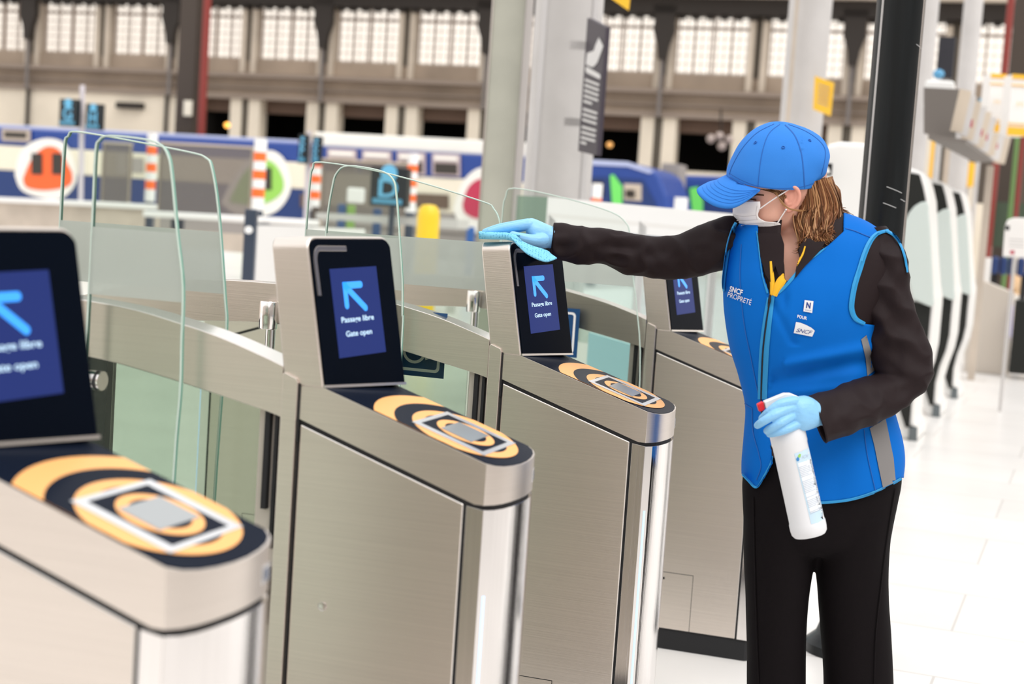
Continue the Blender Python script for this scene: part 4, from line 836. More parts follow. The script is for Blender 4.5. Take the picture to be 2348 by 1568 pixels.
# ================================================================ the cleaner
from mathutils import noise as NZ
M['skin'] = mat('skin', (0.84, 0.47, 0.36), 0.5, spec=0.4, noise=0.06, nscale=25)
M['skin'].node_tree.nodes['Principled BSDF'].inputs['Subsurface Weight'].default_value = 0.15
M['skin'].node_tree.nodes['Principled BSDF'].inputs['Subsurface Radius'].default_value = (0.01, 0.004, 0.002)
M['shirt'] = mat('brown_black_cloth', (0.017, 0.0095, 0.0105), 0.68, spec=0.2, bump=0.15, bscale=700)
M['trouser'] = mat('black_trouser_cloth', (0.006, 0.0042, 0.005), 0.8, spec=0.12, bump=0.15, bscale=600)
M['vest'] = mat('blue_vest_cloth', (0.001, 0.150, 0.60), 0.7, spec=0.12, bump=0.12, bscale=900)
M['piping'] = mat('light_blue_piping', (0.03, 0.31, 0.66), 0.55, spec=0.3)
M['cap'] = mat('blue_cap_cotton', (0.035, 0.22, 0.70), 0.75, spec=0.2, bump=0.25, bscale=1100)
M['capseam'] = mat('blue_cap_seam', (0.015, 0.12, 0.46), 0.8)
M['glove'] = mat('light_blue_nitrile', (0.27, 0.58, 0.90), 0.42, spec=0.4, bump=0.9, bscale=60, stretch=(1, 1, 1.6))
M['cloth'] = mat('microfibre_cloth', (0.20, 0.60, 0.85), 0.85, bump=0.3, bscale=420)
nt = M['cloth'].node_tree; vo = nt.nodes.new('ShaderNodeTexVoronoi'); tc_ = nt.nodes.new('ShaderNodeTexCoord'); mp_ = nt.nodes.new('ShaderNodeMapping'); mp_.inputs['Scale'].default_value = (150, 150, 330); nt.links.new(tc_.outputs['Object'], mp_.inputs[0]); nt.links.new(mp_.outputs[0], vo.inputs[0]); vo.inputs['Scale'].default_value = 1.0; vo.inputs['Randomness'].default_value = .35
rp_ = nt.nodes.new('ShaderNodeValToRGB'); rp_.color_ramp.elements[0].position = .18; rp_.color_ramp.elements[0].color = (.03, .26, .50, 1); rp_.color_ramp.elements[1].position = .34; rp_.color_ramp.elements[1].color = (.22, .62, .86, 1)
nt.links.new(vo.outputs['Distance'], rp_.inputs[0]); nt.links.new(rp_.outputs[0], nt.nodes['Principled BSDF'].inputs['Base Color'])
M['mask'] = mat('surgical_mask', (0.92, 0.88, 0.88), 0.7, bump=0.1, bscale=500)
M['hair1'] = mat('hair_mid_brown', (0.19, 0.070, 0.024), 0.5, spec=0.3); M['hair2'] = mat('hair_dark_brown', (0.085, 0.035, 0.014), 0.6, spec=0.15); M['hair3'] = mat('hair_golden_brown', (0.42, 0.21, 0.085), 0.40, spec=0.5)
M['yel'] = mat('yellow_lanyard', (0.95, 0.50, 0.01), 0.5); M['reflect'] = mat('reflective_grey', (0.23, 0.22, 0.22), 0.45); M['print'] = mat('white_print', (0.88, 0.88, 0.90), 0.5); M['bprint'] = mat('blue_print', (0.01, 0.04, 0.25), 0.5)
M['lips'] = mat('lip_pink', (0.45, 0.16, 0.14), 0.5); M['eyew'] = mat('eye_white', (0.8, 0.78, 0.75), 0.25)

def cat(vals, t):
    """Catmull-Rom through tuples at parameter t"""
    n = len(vals); i = min(int(t), n - 2); f = t - i
    p0, p1, p2, p3 = vals[max(i - 1, 0)], vals[i], vals[i + 1], vals[min(i + 2, n - 1)]
    return [0.5 * (2 * b + (c - a) * f + (2 * a - 5 * b + 4 * c - d) * f * f + (3 * b - a - 3 * c + d) * f ** 3) for a, b, c, d in zip(p0, p1, p2, p3)]
def body_loft(rows, n=56, sub=8, e=2.1, fold=None, shrink=0.0, rot=None):
    """rows: (xl, yl, xr, yr, Y, half depth[, tilt z of the near side]) silhouette pairs seen in the photo with true depth"""
    rows = [tuple(r) + ((0.0,) if len(r) == 6 else ()) for r in rows]
    rings = []; N = (len(rows) - 1) * sub
    for k in range(N + 1):
        xl, yl, xr, yr, Y, b, tz = cat(rows, k / sub)
        Lp, Rp = at(xl, yl, Y), at(xr, yr, Y); C = (Lp + Rp) / 2; a = (Rp - Lp) / 2; al = a.length; a = a.normalized() * max(al - shrink, .002); bb_ = Vector((0, -max(b - shrink, .002), tz))
        ring = []
        for i in range(n):
            q = 2 * math.pi * i / n; c, s = math.cos(q), math.sin(q)
            p = C + a * (math.copysign(abs(c) ** (2 / e), c)) + bb_ * (math.copysign(abs(s) ** (2 / e), s))
            if fold:
                d = (p - C).normalized(); p = p + d * fold(k / sub, q, p)
            ring.append(p)
        rings.append(ring)
    return rings
def grid_mesh(rings, keep=None):
    """rings -> MB, with faces kept by a test on their centre"""
    mb = MB(); n = len(rings[0])
    for r in rings: mb.v += [tuple(p) for p in r]
    for k in range(len(rings) - 1):
        for i in range(n):
            j = (i + 1) % n; f = [k * n + i, k * n + j, (k + 1) * n + j, (k + 1) * n + i]
            if keep:
                c = sum((Vector(mb.v[x]) for x in f), Vector()) / 4
                if not keep(c): continue
            mb.f.append(f); mb.m.append(0)
    return mb
def snap_grid(rings, polys, near=True):
    """grid whose cut edges follow smooth outlines: polys = list of (polygon, keep_inside, only_near)"""
    n = len(rings[0]); V3 = [p for r in rings for p in r]; PX = [topx(p) for p in V3]
    def kept(x, y, yy): 
        for poly, inside, only in polys:
            if only and yy > YB + only - 1: continue
            if inpoly(x, y, poly) != inside: return False
        return True
    faces = []; drop = set(); keepv = set()
    for k in range(len(rings) - 1):
        for i in range(n):
            j = (i + 1) % n; f = [k * n + i, k * n + j, (k + 1) * n + j, (k + 1) * n + i]
            cx = sum(PX[a][0] for a in f) / 4; cy = sum(PX[a][1] for a in f) / 4; yy = sum(V3[a].y for a in f) / 4
            if kept(cx, cy, yy): faces.append(f); keepv.update(f)
            else: drop.update(f)
    out = [Vector(p) for p in V3]
    for a in keepv & drop:
        best = None; x, y = PX[a]
        for poly, inside, only in polys:
            if only and V3[a].y > YB + only - 1 + .01: continue
            for q in range(len(poly)):
                ax, ay = poly[q]; bx, by = poly[(q + 1) % len(poly)]; dx, dy = bx - ax, by - ay; L = dx * dx + dy * dy
                if L == 0: continue
                t = max(0, min(1, ((x - ax) * dx + (y - ay) * dy) / L)); px_, py_ = ax + dx * t, ay + dy * t; d = (px_ - x) ** 2 + (py_ - y) ** 2
                if best is None or d < best[0]: best = (d, px_, py_)
        if best and best[0] < 12 ** 2: out[a] = at(best[1], best[2], V3[a].y)
    mb = MB(); mb.v = [tuple(p) for p in out]; mb.f = faces; mb.m = [0] * len(faces); return mb
def dense(poly, n=5):
    c = smooth_curve(poly + [poly[0]], n); return c[:-1]
def topx(P):
    q = P - EYE; z = q.dot(FWD); return 1174 + F * q.dot(RT) / z, 784 - F * q.dot(UPV) / z
def inpoly(x, y, poly):
    r = False; j = len(poly) - 1
    for i in range(len(poly)):
        xi, yi = poly[i]; xj, yj = poly[j]
        if (yi > y) != (yj > y) and x < (xj - xi) * (y - yi) / (yj - yi) + xi: r = not r
        j = i
    return r
def bvh_of(objs):
    vs = []; fs = []
    for o in objs:
        b = len(vs); vs += [o.matrix_basis @ v.co for v in o.data.vertices]; fs += [[b + i for i in p.vertices] for p in o.data.polygons]
    return BVHTree.FromPolygons(vs, fs)
def project(bvh, x, y, lift, fallY=3.35):
    d = ray(x, y).normalized(); h = bvh.ray_cast(EYE, d)
    if h[0] is None:
        q = bvh.find_nearest(at(x, y, fallY)); P, n = q[0], q[1]
        if n.dot(d) > 0: n = -n
        return at(x, y, P.y) + n * lift
    n = h[1] if h[1].dot(d) < 0 else -h[1]
    return h[0] + (n * 0.5 - d * 0.5).normalized() * lift
def patch(name, poly, bvh, m, parent, lift=0.0022, step=7, label=None, fallY=3.35):
    bm = bmesh.new(); vs = [bm.verts.new((x, y, 0)) for x, y in poly]; bm.faces.new(vs)
    x0, x1 = min(p[0] for p in poly), max(p[0] for p in poly); y0, y1 = min(p[1] for p in poly), max(p[1] for p in poly)
    for ax_, a, b in ((0, x0, x1), (1, y0, y1)):
        t = a + step
        while t < b:
            co = [0, 0, 0]; no = [0, 0, 0]; co[ax_] = t; no[ax_] = 1
            bmesh.ops.bisect_plane(bm, geom=bm.verts[:] + bm.edges[:] + bm.faces[:], plane_co=co, plane_no=no); t += step
    for v in bm.verts: v.co = project(bvh, v.co.x, v.co.y, lift, fallY)
    me = bpy.data.meshes.new(name); bm.to_mesh(me); bm.free(); me.materials.append(m); o = bpy.data.objects.new(name, me); COL.objects.link(o); o.parent = parent
    me.polygons.foreach_set('use_smooth', [True] * len(me.polygons))
    if label: o['label'] = label
    return o
def ribbon(name, pts, w, bvh, m, parent, lift=0.003, label=None, fallY=3.35, curve=True):
    """band of width w (photo pixels, number or per-point list) lying on the surface"""
    ws = w if isinstance(w, (list, tuple)) else [w] * len(pts)
    p3 = [(x, y, ww) for (x, y), ww in zip(pts, ws)]; N = (len(pts) - 1) * 6; P = [cat(p3, k / 6) for k in range(N + 1)] if curve else [p + (0,) for p in p3]
    rows = []
    for i, p in enumerate(P):
        d = Vector(P[min(i + 1, len(P) - 1)][:2]) - Vector(P[max(i - 1, 0)][:2]); d.normalize(); nx, ny = -d.y, d.x
        rows.append([project(bvh, p[0] + nx * p[2] * s, p[1] + ny * p[2] * s, lift * (1 - 1.2 * (abs(s) * 2) ** 4 * .3), fallY) for s in (-.5, -.25, 0, .25, .5)])
    mb = MB(); 
    for r in rows: mb.v += [tuple(q) for q in r]
    for k in range(len(rows) - 1):
        for i in range(4): mb.f.append([k * 5 + i, k * 5 + i + 1, (k + 1) * 5 + i + 1, (k + 1) * 5 + i]); mb.m.append(0)
    o = mb.build(name, m, parent, smooth=True, label=label)
    return o
def print_text(name, txt, o_, xv, yv, bvh, m, parent, bold=0.0, shear=0.0, lift=0.0026, spacing=1.0):
    me = text_mesh(txt, 1.0, bold, 0, 'LEFT', shear, spacing); xs = [v.co.x for v in me.vertices]; x0, x1 = min(xs), max(xs)
    for v in me.vertices:
        a = (v.co.x - x0) / (x1 - x0); b = v.co.y / .70
        v.co = project(bvh, o_[0] + xv[0] * a + yv[0] * b, o_[1] + xv[1] * a + yv[1] * b, lift)
    me.materials.append(m); o = bpy.data.objects.new(name, me); COL.objects.link(o); o.parent = parent; return o
def smooth_mods(o, vox, it=6, fac=0.5):
    r = o.modifiers.new('remesh', 'REMESH'); r.mode = 'VOXEL'; r.voxel_size = vox; r.use_smooth_shade = True
    s = o.modifiers.new('smooth', 'SMOOTH'); s.iterations = it; s.factor = fac
def capsule(mb, pts, rs, n=14):
    """chain of points with radii, rounded at both ends"""
    pts = [Vector(p) for p in pts]; N = (len(pts) - 1) * 4
    q = [cat([(*p, r) for p, r in zip(pts, rs)], k / 4) for k in range(N + 1)]
    P = [Vector(a[:3]) for a in q]; R = [a[3] for a in q]
    d0 = (P[0] - P[1]).normalized(); d1 = (P[-1] - P[-2]).normalized()
    pre = [(P[0] + d0 * R[0] * math.sin(math.radians(a)), R[0] * math.cos(math.radians(a))) for a in (88, 60, 30)]
    post = [(P[-1] + d1 * R[-1] * math.sin(math.radians(a)), R[-1] * math.cos(math.radians(a))) for a in (30, 60, 88)]
    allp = pre + list(zip(P, R)) + post
    mb.tube([a for a, _ in allp], [b for _, b in allp], n)

person = empty('person', (*at(1880, 1500, 3.42).xy, 0), 0, label='woman in blue cap, blue sleeveless vest, white face mask and gloves wiping a gate', cat='person')
PP = person.location.copy()
def adoptp():
    for c in person.children: c.matrix_parent_inverse = Matrix.Translation(-PP)
YB = 3.42
torso = [(1775, 492, 1890, 478, YB, .050, 0), (1722, 500, 1955, 494, YB, .078, 0), (1694, 512, 2008, 522, YB, .098, 0), (1676, 540, 2046, 560, YB - .005, .112, 0),
         (1664, 590, 2066, 612, YB - .01, .122, 0), (1657, 645, 2052, 668, YB - .015, .130, 0), (1659, 715, 2020, 735, YB - .015, .132, 0), (1674, 795, 2006, 812, YB - .01, .126, 0),
         (1696, 870, 2022, 880, YB - .005, .120, 0), (1710, 930, 2046, 935, YB, .120, 0), (1706, 1000, 2064, 995, YB, .130, 0), (1702, 1060, 2071, 1050, YB, .138, 0), (1703, 1110, 2066, 1110, YB, .138, 0), (1706, 1170, 2060, 1165, YB, .134, 0)]
def vfold(t, q, p):
    f = NZ.noise(Vector((p.x * 9, p.z * 4.0 + p.x * 6, 1.3))) * .010 + NZ.noise(Vector((p.x * 16, p.z * 9 - p.x * 8, 7.1))) * .0055
    # creases radiating from under the bust towards the side
    u_, v_ = topx(p)
    f += .011 * math.exp(-((v_ - (868 - (u_ - 1780) * .17)) / 16.0) ** 2) * (1 if 1770 < u_ < 2000 else 0) * -1
    f += .008 * math.exp(-((v_ - (838 - (u_ - 1800) * .22)) / 14.0) ** 2) * (1 if 1800 < u_ < 2000 else 0)
    f += .008 * math.exp(-((u_ - (1768 + (v_ - 690) * .55)) / 10.0) ** 2) * (1 if 690 < v_ < 790 else 0) * -.7
    f -= .007 * math.exp(-((u_ - (1800 - (v_ - 690) * .1)) / 8.0) ** 2 - ((v_ - 690) / 24.0) ** 2)
    f += .006 * math.exp(-((v_ - (905 - (u_ - 1780) * .10)) / 12.0) ** 2) * (1 if 1760 < u_ < 1960 else 0)
    f += .005 * math.sin((u_ - 1705) / 11.0 + v_ / 60.0) * math.exp(-((v_ - 975) / 60.0) ** 2) * (1 if u_ < 1770 else .35)
    return f * (.15 + .85 * abs(math.sin(q)) ** .7)
# ---- skin: head, neck, chest, limbs, one continuous surface
mb = MB()
hd = [(1752, 318, 1838, 312, 3.425, .035, 0), (1722, 340, 1874, 335, 3.425, .062, 0), (1700, 380, 1892, 375, 3.42, .078, 0), (1696, 420, 1894, 412, 3.42, .082, 0), (1700, 450, 1882, 445, 3.42, .079, 0), (1697, 468, 1862, 470, 3.42, .072, 0),
      (1700, 490, 1845, 494, 3.42, .072, 0), (1706, 508, 1834, 510, 3.42, .070, 0), (1720, 523, 1818, 520, 3.42, .062, 0), (1738, 532, 1800, 526, 3.42, .042, 0)]
mb.loft(body_loft(hd, 40, 5), True, True)
capsule(mb, [at(1700, 462, 3.42), at(1690, 480, 3.42), at(1694, 490, 3.42)], [.008, .013, .012])        # nose
mb.loft(body_loft([(1792, 470, 1880, 455, 3.425, .048), (1790, 520, 1872, 510, 3.43, .052), (1792, 565, 1868, 555, 3.43, .056), (1772, 600, 1890, 590, 3.42, .075), (1740, 640, 1930, 640, 3.42, .095)], 40, 5), True, True)
core = [(1778, 528, 1886, 516, YB, .052, 0), (1752, 548, 1930, 540, YB, .074, 0), (1722, 572, 1975, 570, YB, .092, 0)] + [(xl + 30, yl, xr - 34, yr, Y, b - .030, 0) for xl, yl, xr, yr, Y, b, _ in torso[4:]]
mb.loft(body_loft(core, 40, 3), True, True)
def arm(pts, rs): capsule(mb, [at(*p) for p in pts], rs)
arm([(1720, 555, 3.44), (1560, 585, 3.50), (1400, 570, 3.56), (1285, 550, 3.585), (1250, 545, 3.585)], [.040, .030, .025, .022, .022])
arm([(2010, 590, 3.40), (2035, 720, 3.38), (2066, 862, 3.345), (1970, 925, 3.245), (1885, 955, 3.17)], [.040, .034, .028, .024, .022])
for xa, xb_, xc in ((1780, 1782, 1782), (1975, 1962, 1966)):
    arm([(xa, 1150, 3.42), (xb_, 1400, 3.42), (xc, 1600, 3.42), (xc, 1820, 3.43)], [.060, .050, .040, .032])
bodyo = mb.build('body', M['skin'], person, smooth=True); smooth_mods(bodyo, .0055, 8)
bvb = bvh_of([bodyo])
# face details on the visible side
patch('eyebrow', [(1722, 448), (1735, 444), (1752, 446), (1752, 449), (1736, 448), (1724, 452)], bvb, M['hair2'], bodyo, .0010)
e_ = MB(); e_.lathe([(.0005, -.0045), (.008, -.003), (.010, 0), (.008, .003), (.0005, .0045)], project(bvb, 1722, 459, -.002), 16, Vector((-.55, -.8, 0)).normalized()); e_.build('eye', M['eyew'], bodyo, smooth=True)
patch('eyelashes', [(1710, 458), (1722, 454), (1736, 457), (1736, 460), (1722, 458), (1712, 463)], bvb, M['hair2'], bodyo, .0065)
# ear
ec = project(bvb, 1815, 456, 0)
mb = MB()
def ep(x, y, l): P = project(bvb, 1815, 456, l); return at(x, y, P.y)
capsule(mb, [ep(1801, 446, .008), ep(1803, 434, .012), ep(1815, 428, .015), ep(1828, 434, .017), ep(1833, 450, .016), ep(1829, 466, .014), ep(1819, 477, .011), ep(1807, 483, .009), ep(1802, 476, .007)], [.0028, .0036, .0042, .0046, .0046, .0046, .0050, .0052, .004])
capsule(mb, [ep(1822, 440, .012), ep(1825, 452, .012), ep(1818, 466, .010), ep(1808, 470, .009)], [.0028, .0034, .0036, .003])
capsule(mb, [ep(1800, 455, .006), ep(1802, 463, .009), ep(1803, 469, .007)], [.003, .004, .003])
mb.loft(body_loft([(1802, 434, 1828, 432, ec.y - .004, .006), (1799, 450, 1832, 448, ec.y - .003, .009), (1800, 466, 1828, 466, ec.y - .003, .008), (1801, 480, 1814, 480, ec.y - .003, .005)], 20, 4), True, True)
ear = mb.build('ear', mat('ear_skin', (0.80, 0.36, 0.27), .5), bodyo, smooth=True); smooth_mods(ear, .0018, 3)
MB().lathe([(.0003, -.003), (.0022, -.002), (.003, 0), (.0022, .002), (.0003, .003)], ep(1802, 481, .019), 14).build('earring', M['steel_e'], person, smooth=True)
# ---- shirt
shirt_t = body_loft(torso[:-3], 130, 10, fold=lambda t, q, p: vfold(t, q, p), shrink=.006)
skin_v = [(1796, 470), (1870, 470), (1866, 520), (1850, 545), (1832, 560), (1828, 575), (1834, 588), (1826, 610), (1822, 634), (1812, 650), (1800, 640), (1797, 600), (1798, 560), (1790, 535)]
mb = snap_grid(shirt_t, [(skin_v, False, 1.0)])
def sfold(seed, amp=.0055, fx=10, fz=18):
    def g(t, q, p):
        r = NZ.noise(Vector((p.x * fx + p.z * 14, p.z * fz - p.x * 10, seed + p.y * 6))); r = 1 - abs(r) * 2.4
        return (amp * (r - .55) + .003 * NZ.noise(Vector((p.x * 45, p.z * 30, seed)))) * (.35 + .65 * abs(math.sin(q)))
    return g
armR = [(1271, 512, 1262, 593, 3.590, .031), (1300, 513, 1295, 600, 3.585, .036), (1335, 519, 1326, 606, 3.575, .039), (1380, 522, 1378, 607, 3.56, .040), (1430, 532, 1428, 627, 3.545, .043), (1480, 541, 1478, 634, 3.53, .044), (1530, 541, 1530, 640, 3.515, .046), (1580, 526, 1590, 636, 3.49, .050), (1630, 508, 1645, 624, 3.46, .056), (1668, 495, 1682, 616, 3.445, .055), (1700, 496, 1715, 612, 3.45, .042), (1740, 510, 1745, 600, 3.46, .025)]
armL = [(1985, 522, 2030, 518, 3.405, .040), (1972, 560, 2062, 556, 3.395, .056), (1962, 605, 2079, 600, 3.385, .063), (1955, 655, 2084, 650, 3.38, .066), (1960, 705, 2093, 700, 3.375, .066), (1972, 755, 2110, 745, 3.37, .065), (1988, 805, 2130, 792, 3.36, .064), (2003, 842, 2138, 838, 3.35, .062), (2010, 856, 2131, 880, 3.34, .060),
        (1988, 864, 2090, 920, 3.31, .056), (1955, 874, 2042, 953, 3.275, .052), (1920, 886, 1990, 980, 3.235, .050), (1885, 899, 1935, 1003, 3.195, .048), (1858, 908, 1893, 1014, 3.165, .047)]
# cut the cuff ends open: rings are left uncapped and get an inner wall
sl = grid_mesh(body_loft(armR, 72, 10, fold=sfold(3.0, .0105, 14, 18)))
sl2 = grid_mesh(body_loft(armL, 72, 10, fold=sfold(9.0, .0095, 11, 14)))
for q in (sl, sl2):
    o_ = len(mb.v); mb.v += q.v; mb.f += [[i + o_ for i in f] for f in q.f]; mb.m += q.m
shirt = mb.build('shirt', M['shirt'], person, smooth=True, auto=180)
so = shirt.modifiers.new('solidify', 'SOLIDIFY'); so.thickness = .0018; so.offset = -1
# cuff edges as thin rolled tubes
r0 = body_loft(armR[:2], 40, 2)[0]; r1 = body_loft(armL[-2:], 40, 2)[-1]
MB().tube(r0 + [r0[0]], .0018, 6).build('cuff', M['shirt'], shirt, smooth=True); MB().tube(r1 + [r1[0]], .0018, 6).build('cuff', M['shirt'], shirt, smooth=True)
bvs = bvh_of([shirt])
# collar: two black lapels lying over the chest, standing a little off the shirt
patch('collar', [(1737, 536), (1790, 536), (1797, 560), (1797, 600), (1800, 642), (1790, 640), (1778, 610), (1768, 648), (1756, 630), (1745, 590)], bvs, M['shirt'], shirt, .008, 6)
patch('collar', [(1838, 560), (1850, 545), (1868, 556), (1892, 555), (1880, 575), (1845, 612), (1822, 640), (1826, 612), (1836, 590), (1831, 575)], bvs, M['shirt'], shirt, .010, 6)
# ---- trousers
tf = lambda seed: (lambda t, q, p: .0035 * NZ.noise(Vector((p.x * 9, p.z * 3, seed))) + .0016 * NZ.noise(Vector((p.x * 25, p.z * 7, seed + 3))))
hips = [(1712, 1040, 2060, 1030, YB, .122), (1703, 1100, 2066, 1095, YB, .128), (1704, 1150, 2056, 1150, YB, .125), (1706, 1200, 2046, 1200, YB, .118), (1707, 1240, 2038, 1240, YB, .105), (1720, 1262, 2020, 1262, YB, .07)]
mb = MB(); mb.loft(body_loft(hips, 72, 6, fold=tf(2)), True, True)
legA = [(1706, 1180, 1880, 1175, YB, .10), (1706, 1230, 1872, 1225, YB, .10), (1707, 1300, 1861, 1300, YB, .095), (1712, 1370, 1851, 1370, YB, .09), (1714, 1450, 1847, 1450, YB, .086), (1715, 1568, 1845, 1568, YB, .083), (1714, 1700, 1846, 1700, YB, .085), (1710, 1845, 1850, 1845, YB, .092)]
legB = [(1850, 1180, 2048, 1175, YB - .01, .10), (1866, 1230, 2040, 1225, YB - .01, .10), (1873, 1300, 2035, 1300, YB - .01, .098), (1878, 1370, 2036, 1370, YB - .01, .094), (1884, 1460, 2041, 1460, YB - .01, .09), (1890, 1568, 2045, 1568, YB - .01, .088), (1892, 1700, 2046, 1700, YB - .01, .088), (1890, 1845, 2050, 1845, YB - .01, .095)]
for L_, s_ in ((legA, 5), (legB, 8)): mb.loft(body_loft(L_, 64, 6, fold=tf(s_)), True, True)
tro = mb.build('trousers', M['trouser'], person, smooth=True, auto=180); smooth_mods(tro, .007, 4)
bvt = bvh_of([tro])
ribbon('crease', [(1728, 1140), (1730, 1250), (1734, 1400), (1740, 1568)], 3, bvt, M['trouser'], tro, .0035); ribbon('side_seam', [(2052, 1120), (2042, 1180), (2030, 1260), (2020, 1340), (2008, 1450), (2004, 1568)], 3, bvt, M['trouser'], tro, .004)
for (x, y) in ((1775, 1860), (1965, 1860)):
    P = at(x, y, 3.40); mb = MB()
    for i, (dy, hw, h) in enumerate(((.10, .030, .055), (.06, .038, .075), (.0, .040, .07), (-.06, .044, .055), (-.12, .043, .04), (-.16, .030, .03))): pass
    mb.loft([[Vector((P.x + hw * c, P.y + dy, max(.0, h * .5 + h * .5 * s))) for c, s in [(math.cos(2 * math.pi * k / 20), math.sin(2 * math.pi * k / 20)) for k in range(20)]] for dy, hw, h in ((.11, .02, .045), (.09, .034, .07), (.04, .040, .085), (-.02, .042, .07), (-.08, .045, .052), (-.13, .042, .042), (-.155, .025, .03))], True, True)
    mb.build('shoe', M['blackm'], person, smooth=True)
# ---- vest
vneck = [(1737, 528), (1743, 580), (1750, 632), (1765, 677), (1792, 659), (1817, 632), (1842, 602), (1872, 580), (1900, 562), (1935, 530), (1935, 440), (1737, 440)]
hem = [(1640, 1086), (1703, 1086), (1716, 1100), (1735, 1119), (1754, 1092), (1770, 1062), (1766, 1020), (1790, 1020), (1800, 1120), (1830, 1148), (1890, 1153), (1950, 1146), (2010, 1127), (2067, 1096), (2120, 1090), (2120, 300), (1640, 300)]
hole_curve = [(2036, 515), (2036, 529), (2012, 536), (1996, 552), (1982, 582), (1971, 617), (1960, 652), (1953, 690), (1953, 712), (1962, 731), (1982, 742), (2010, 746)]
arm_hole = smooth_curve(hole_curve, 5) + [(2130, 746), (2130, 515)]
vt = body_loft(torso, 200, 16, fold=vfold)
vest = snap_grid(vt, [(hem, True, 0), (vneck, False, 1.01), (arm_hole, False, 1.03)]).build('vest', M['vest'], person, smooth=True, auto=180)
so = vest.modifiers.new('solidify', 'SOLIDIFY'); so.thickness = .0025; so.offset = -1
bvv = bvh_of([vest]); bva = bvh_of([vest, shirt])
ribbon('piping', [(1737, 530), (1743, 580), (1750, 632), (1761, 672)], 6, bvv, M['piping'], vest)
ribbon('piping', [(1768, 682), (1795, 661), (1819, 634), (1843, 604), (1872, 582), (1893, 566)], [9, 9, 9, 9, 8, 6], bvv, M['piping'], vest)
ribbon('piping', [(1762, 682), (1752, 740), (1745, 800), (1742, 860), (1741, 915)], 6, bvv, M['piping'], vest)
ribbon('piping', [(1772, 680), (1764, 740), (1758, 800), (1755, 860), (1753, 915)], [9, 11, 12, 12, 12], bvv, M['piping'], vest)
ribbon('zip', [(1767, 680), (1757, 745), (1750, 805), (1747.5, 860), (1746, 915), (1748, 960)], 3.2, bvv, M['blackm'], vest, .0036)
ribbon('zip_slider', [(1767, 676), (1764, 692), (1762, 704)], [5, 6, 3], bvv, M['blackm'], vest, .006)
ribbon('piping', [(1703, 1087), (1716, 1101), (1735, 1117), (1752, 1092), (1768, 1062), (1771, 1045)], 5, bvv, M['piping'], vest, .002)
ribbon('piping', [(1826, 1147), (1858, 1151), (1890, 1152), (1950, 1145), (2010, 1126), (2066, 1097)], 6, bvv, M['piping'], vest, .002)
ribbon('piping', [(2036, 529), (2012, 536), (1996, 552), (1982, 582), (1971, 617), (1960, 652), (1953, 690), (1953, 712), (1962, 731), (1982, 742)], [6, 9, 11, 12, 12, 12, 12, 12, 11, 8], bva, M['piping'], vest, .004)
ribbon('piping', [(2030, 529), (2048, 541), (2063, 562), (2073, 590), (2079, 625)], [7, 6, 5, 5, 4], bva, M['piping'], vest, .006)
ribbon('piping', [(1689, 512), (1682, 530), (1672, 565), (1665, 610), (1661, 645), (1661, 668)], [6, 9, 9, 8, 7, 4], bvv, M['piping'], vest, .005)
patch('reflective_band', [(1994, 982), (2030, 960), (2038, 1000), (2048, 1050), (2053, 1104), (2036, 1112), (2024, 1118), (2014, 1070), (2004, 1020)], bvv, M['reflect'], vest, .0022)
patch('reflective_band', [(1974, 778), (1986, 768), (1998, 810), (2006, 848), (1988, 862), (1984, 820)], bvv, M['reflect'], vest, .002)
for pts in ([(1981, 985), (1988, 1040), (1999, 1090), (2008, 1128)], [(1700, 560), (1697, 640), (1706, 740), (1722, 820), (1738, 900)], [(1708, 925), (1716, 931), (1725, 936)], [(1725, 936), (1727, 990), (1740, 1040), (1745, 1070), (1735, 1100)], [(1925, 521), (1955, 528), (1985, 540), (2008, 549)]):
    ribbon('seam', pts, 1.8, bvv, M['capseam'], vest, .0022)
print_text('vest_text', 'SNCF', (1672.7, 667), (29.3, 9.8), (2.9, -11.5), bvv, M['print'], vest, bold=.03)
print_text('vest_text', 'PROPRETÉ', (1668.7, 679.7), (53.5, 20.0), (2.7, -11.2), bvv, M['print'], vest)
pl = patch('logo_plate', [(1844.9, 687.7), (1865, 690.6), (1862, 717.4), (1842, 713.6)], bvv, M['print'], vest, .0026)
print_text('logo_letter', 'N', (1847.8, 705.2), (10, 1.8), (1.5, -12.5), bvv, M['bprint'], vest, bold=.04, lift=.0034)
print_text('logo_text', 'NICOLLIN', (1845.0, 711.4), (14.5, 2.3), (.4, -2.6), bvv, M['bprint'], vest, lift=.0034)
print_text('vest_text', 'POUR', (1827.7, 728), (22, 5.2), (1.0, -6.8), bvv, M['print'], vest, bold=.03)
patch('logo_plate', [(1825, 738), (1835, 739.4), (1849, 745), (1860.4, 751), (1868, 757.8), (1862, 771.5), (1841, 767.5), (1820, 763)], bvv, M['print'], vest, .0026)
print_text('logo_text', 'SNCF', (1825, 760.3), (36, 6.4), (2.0, -8.6), bvv, M['bprint'], vest, shear=.35, lift=.0034, spacing=.95)
# lanyard
ribbon('lanyard', [(1768, 600), (1770, 628), (1772, 655), (1770, 678)], [8, 10, 11, 8], bvs, M['yel'], person, .009)
ribbon('lanyard', [(1846, 566), (1838, 590), (1822, 614), (1802, 633), (1788, 652), (1776, 678)], [5, 6, 8, 17, 20, 12], bvs, M['yel'], person, .012)
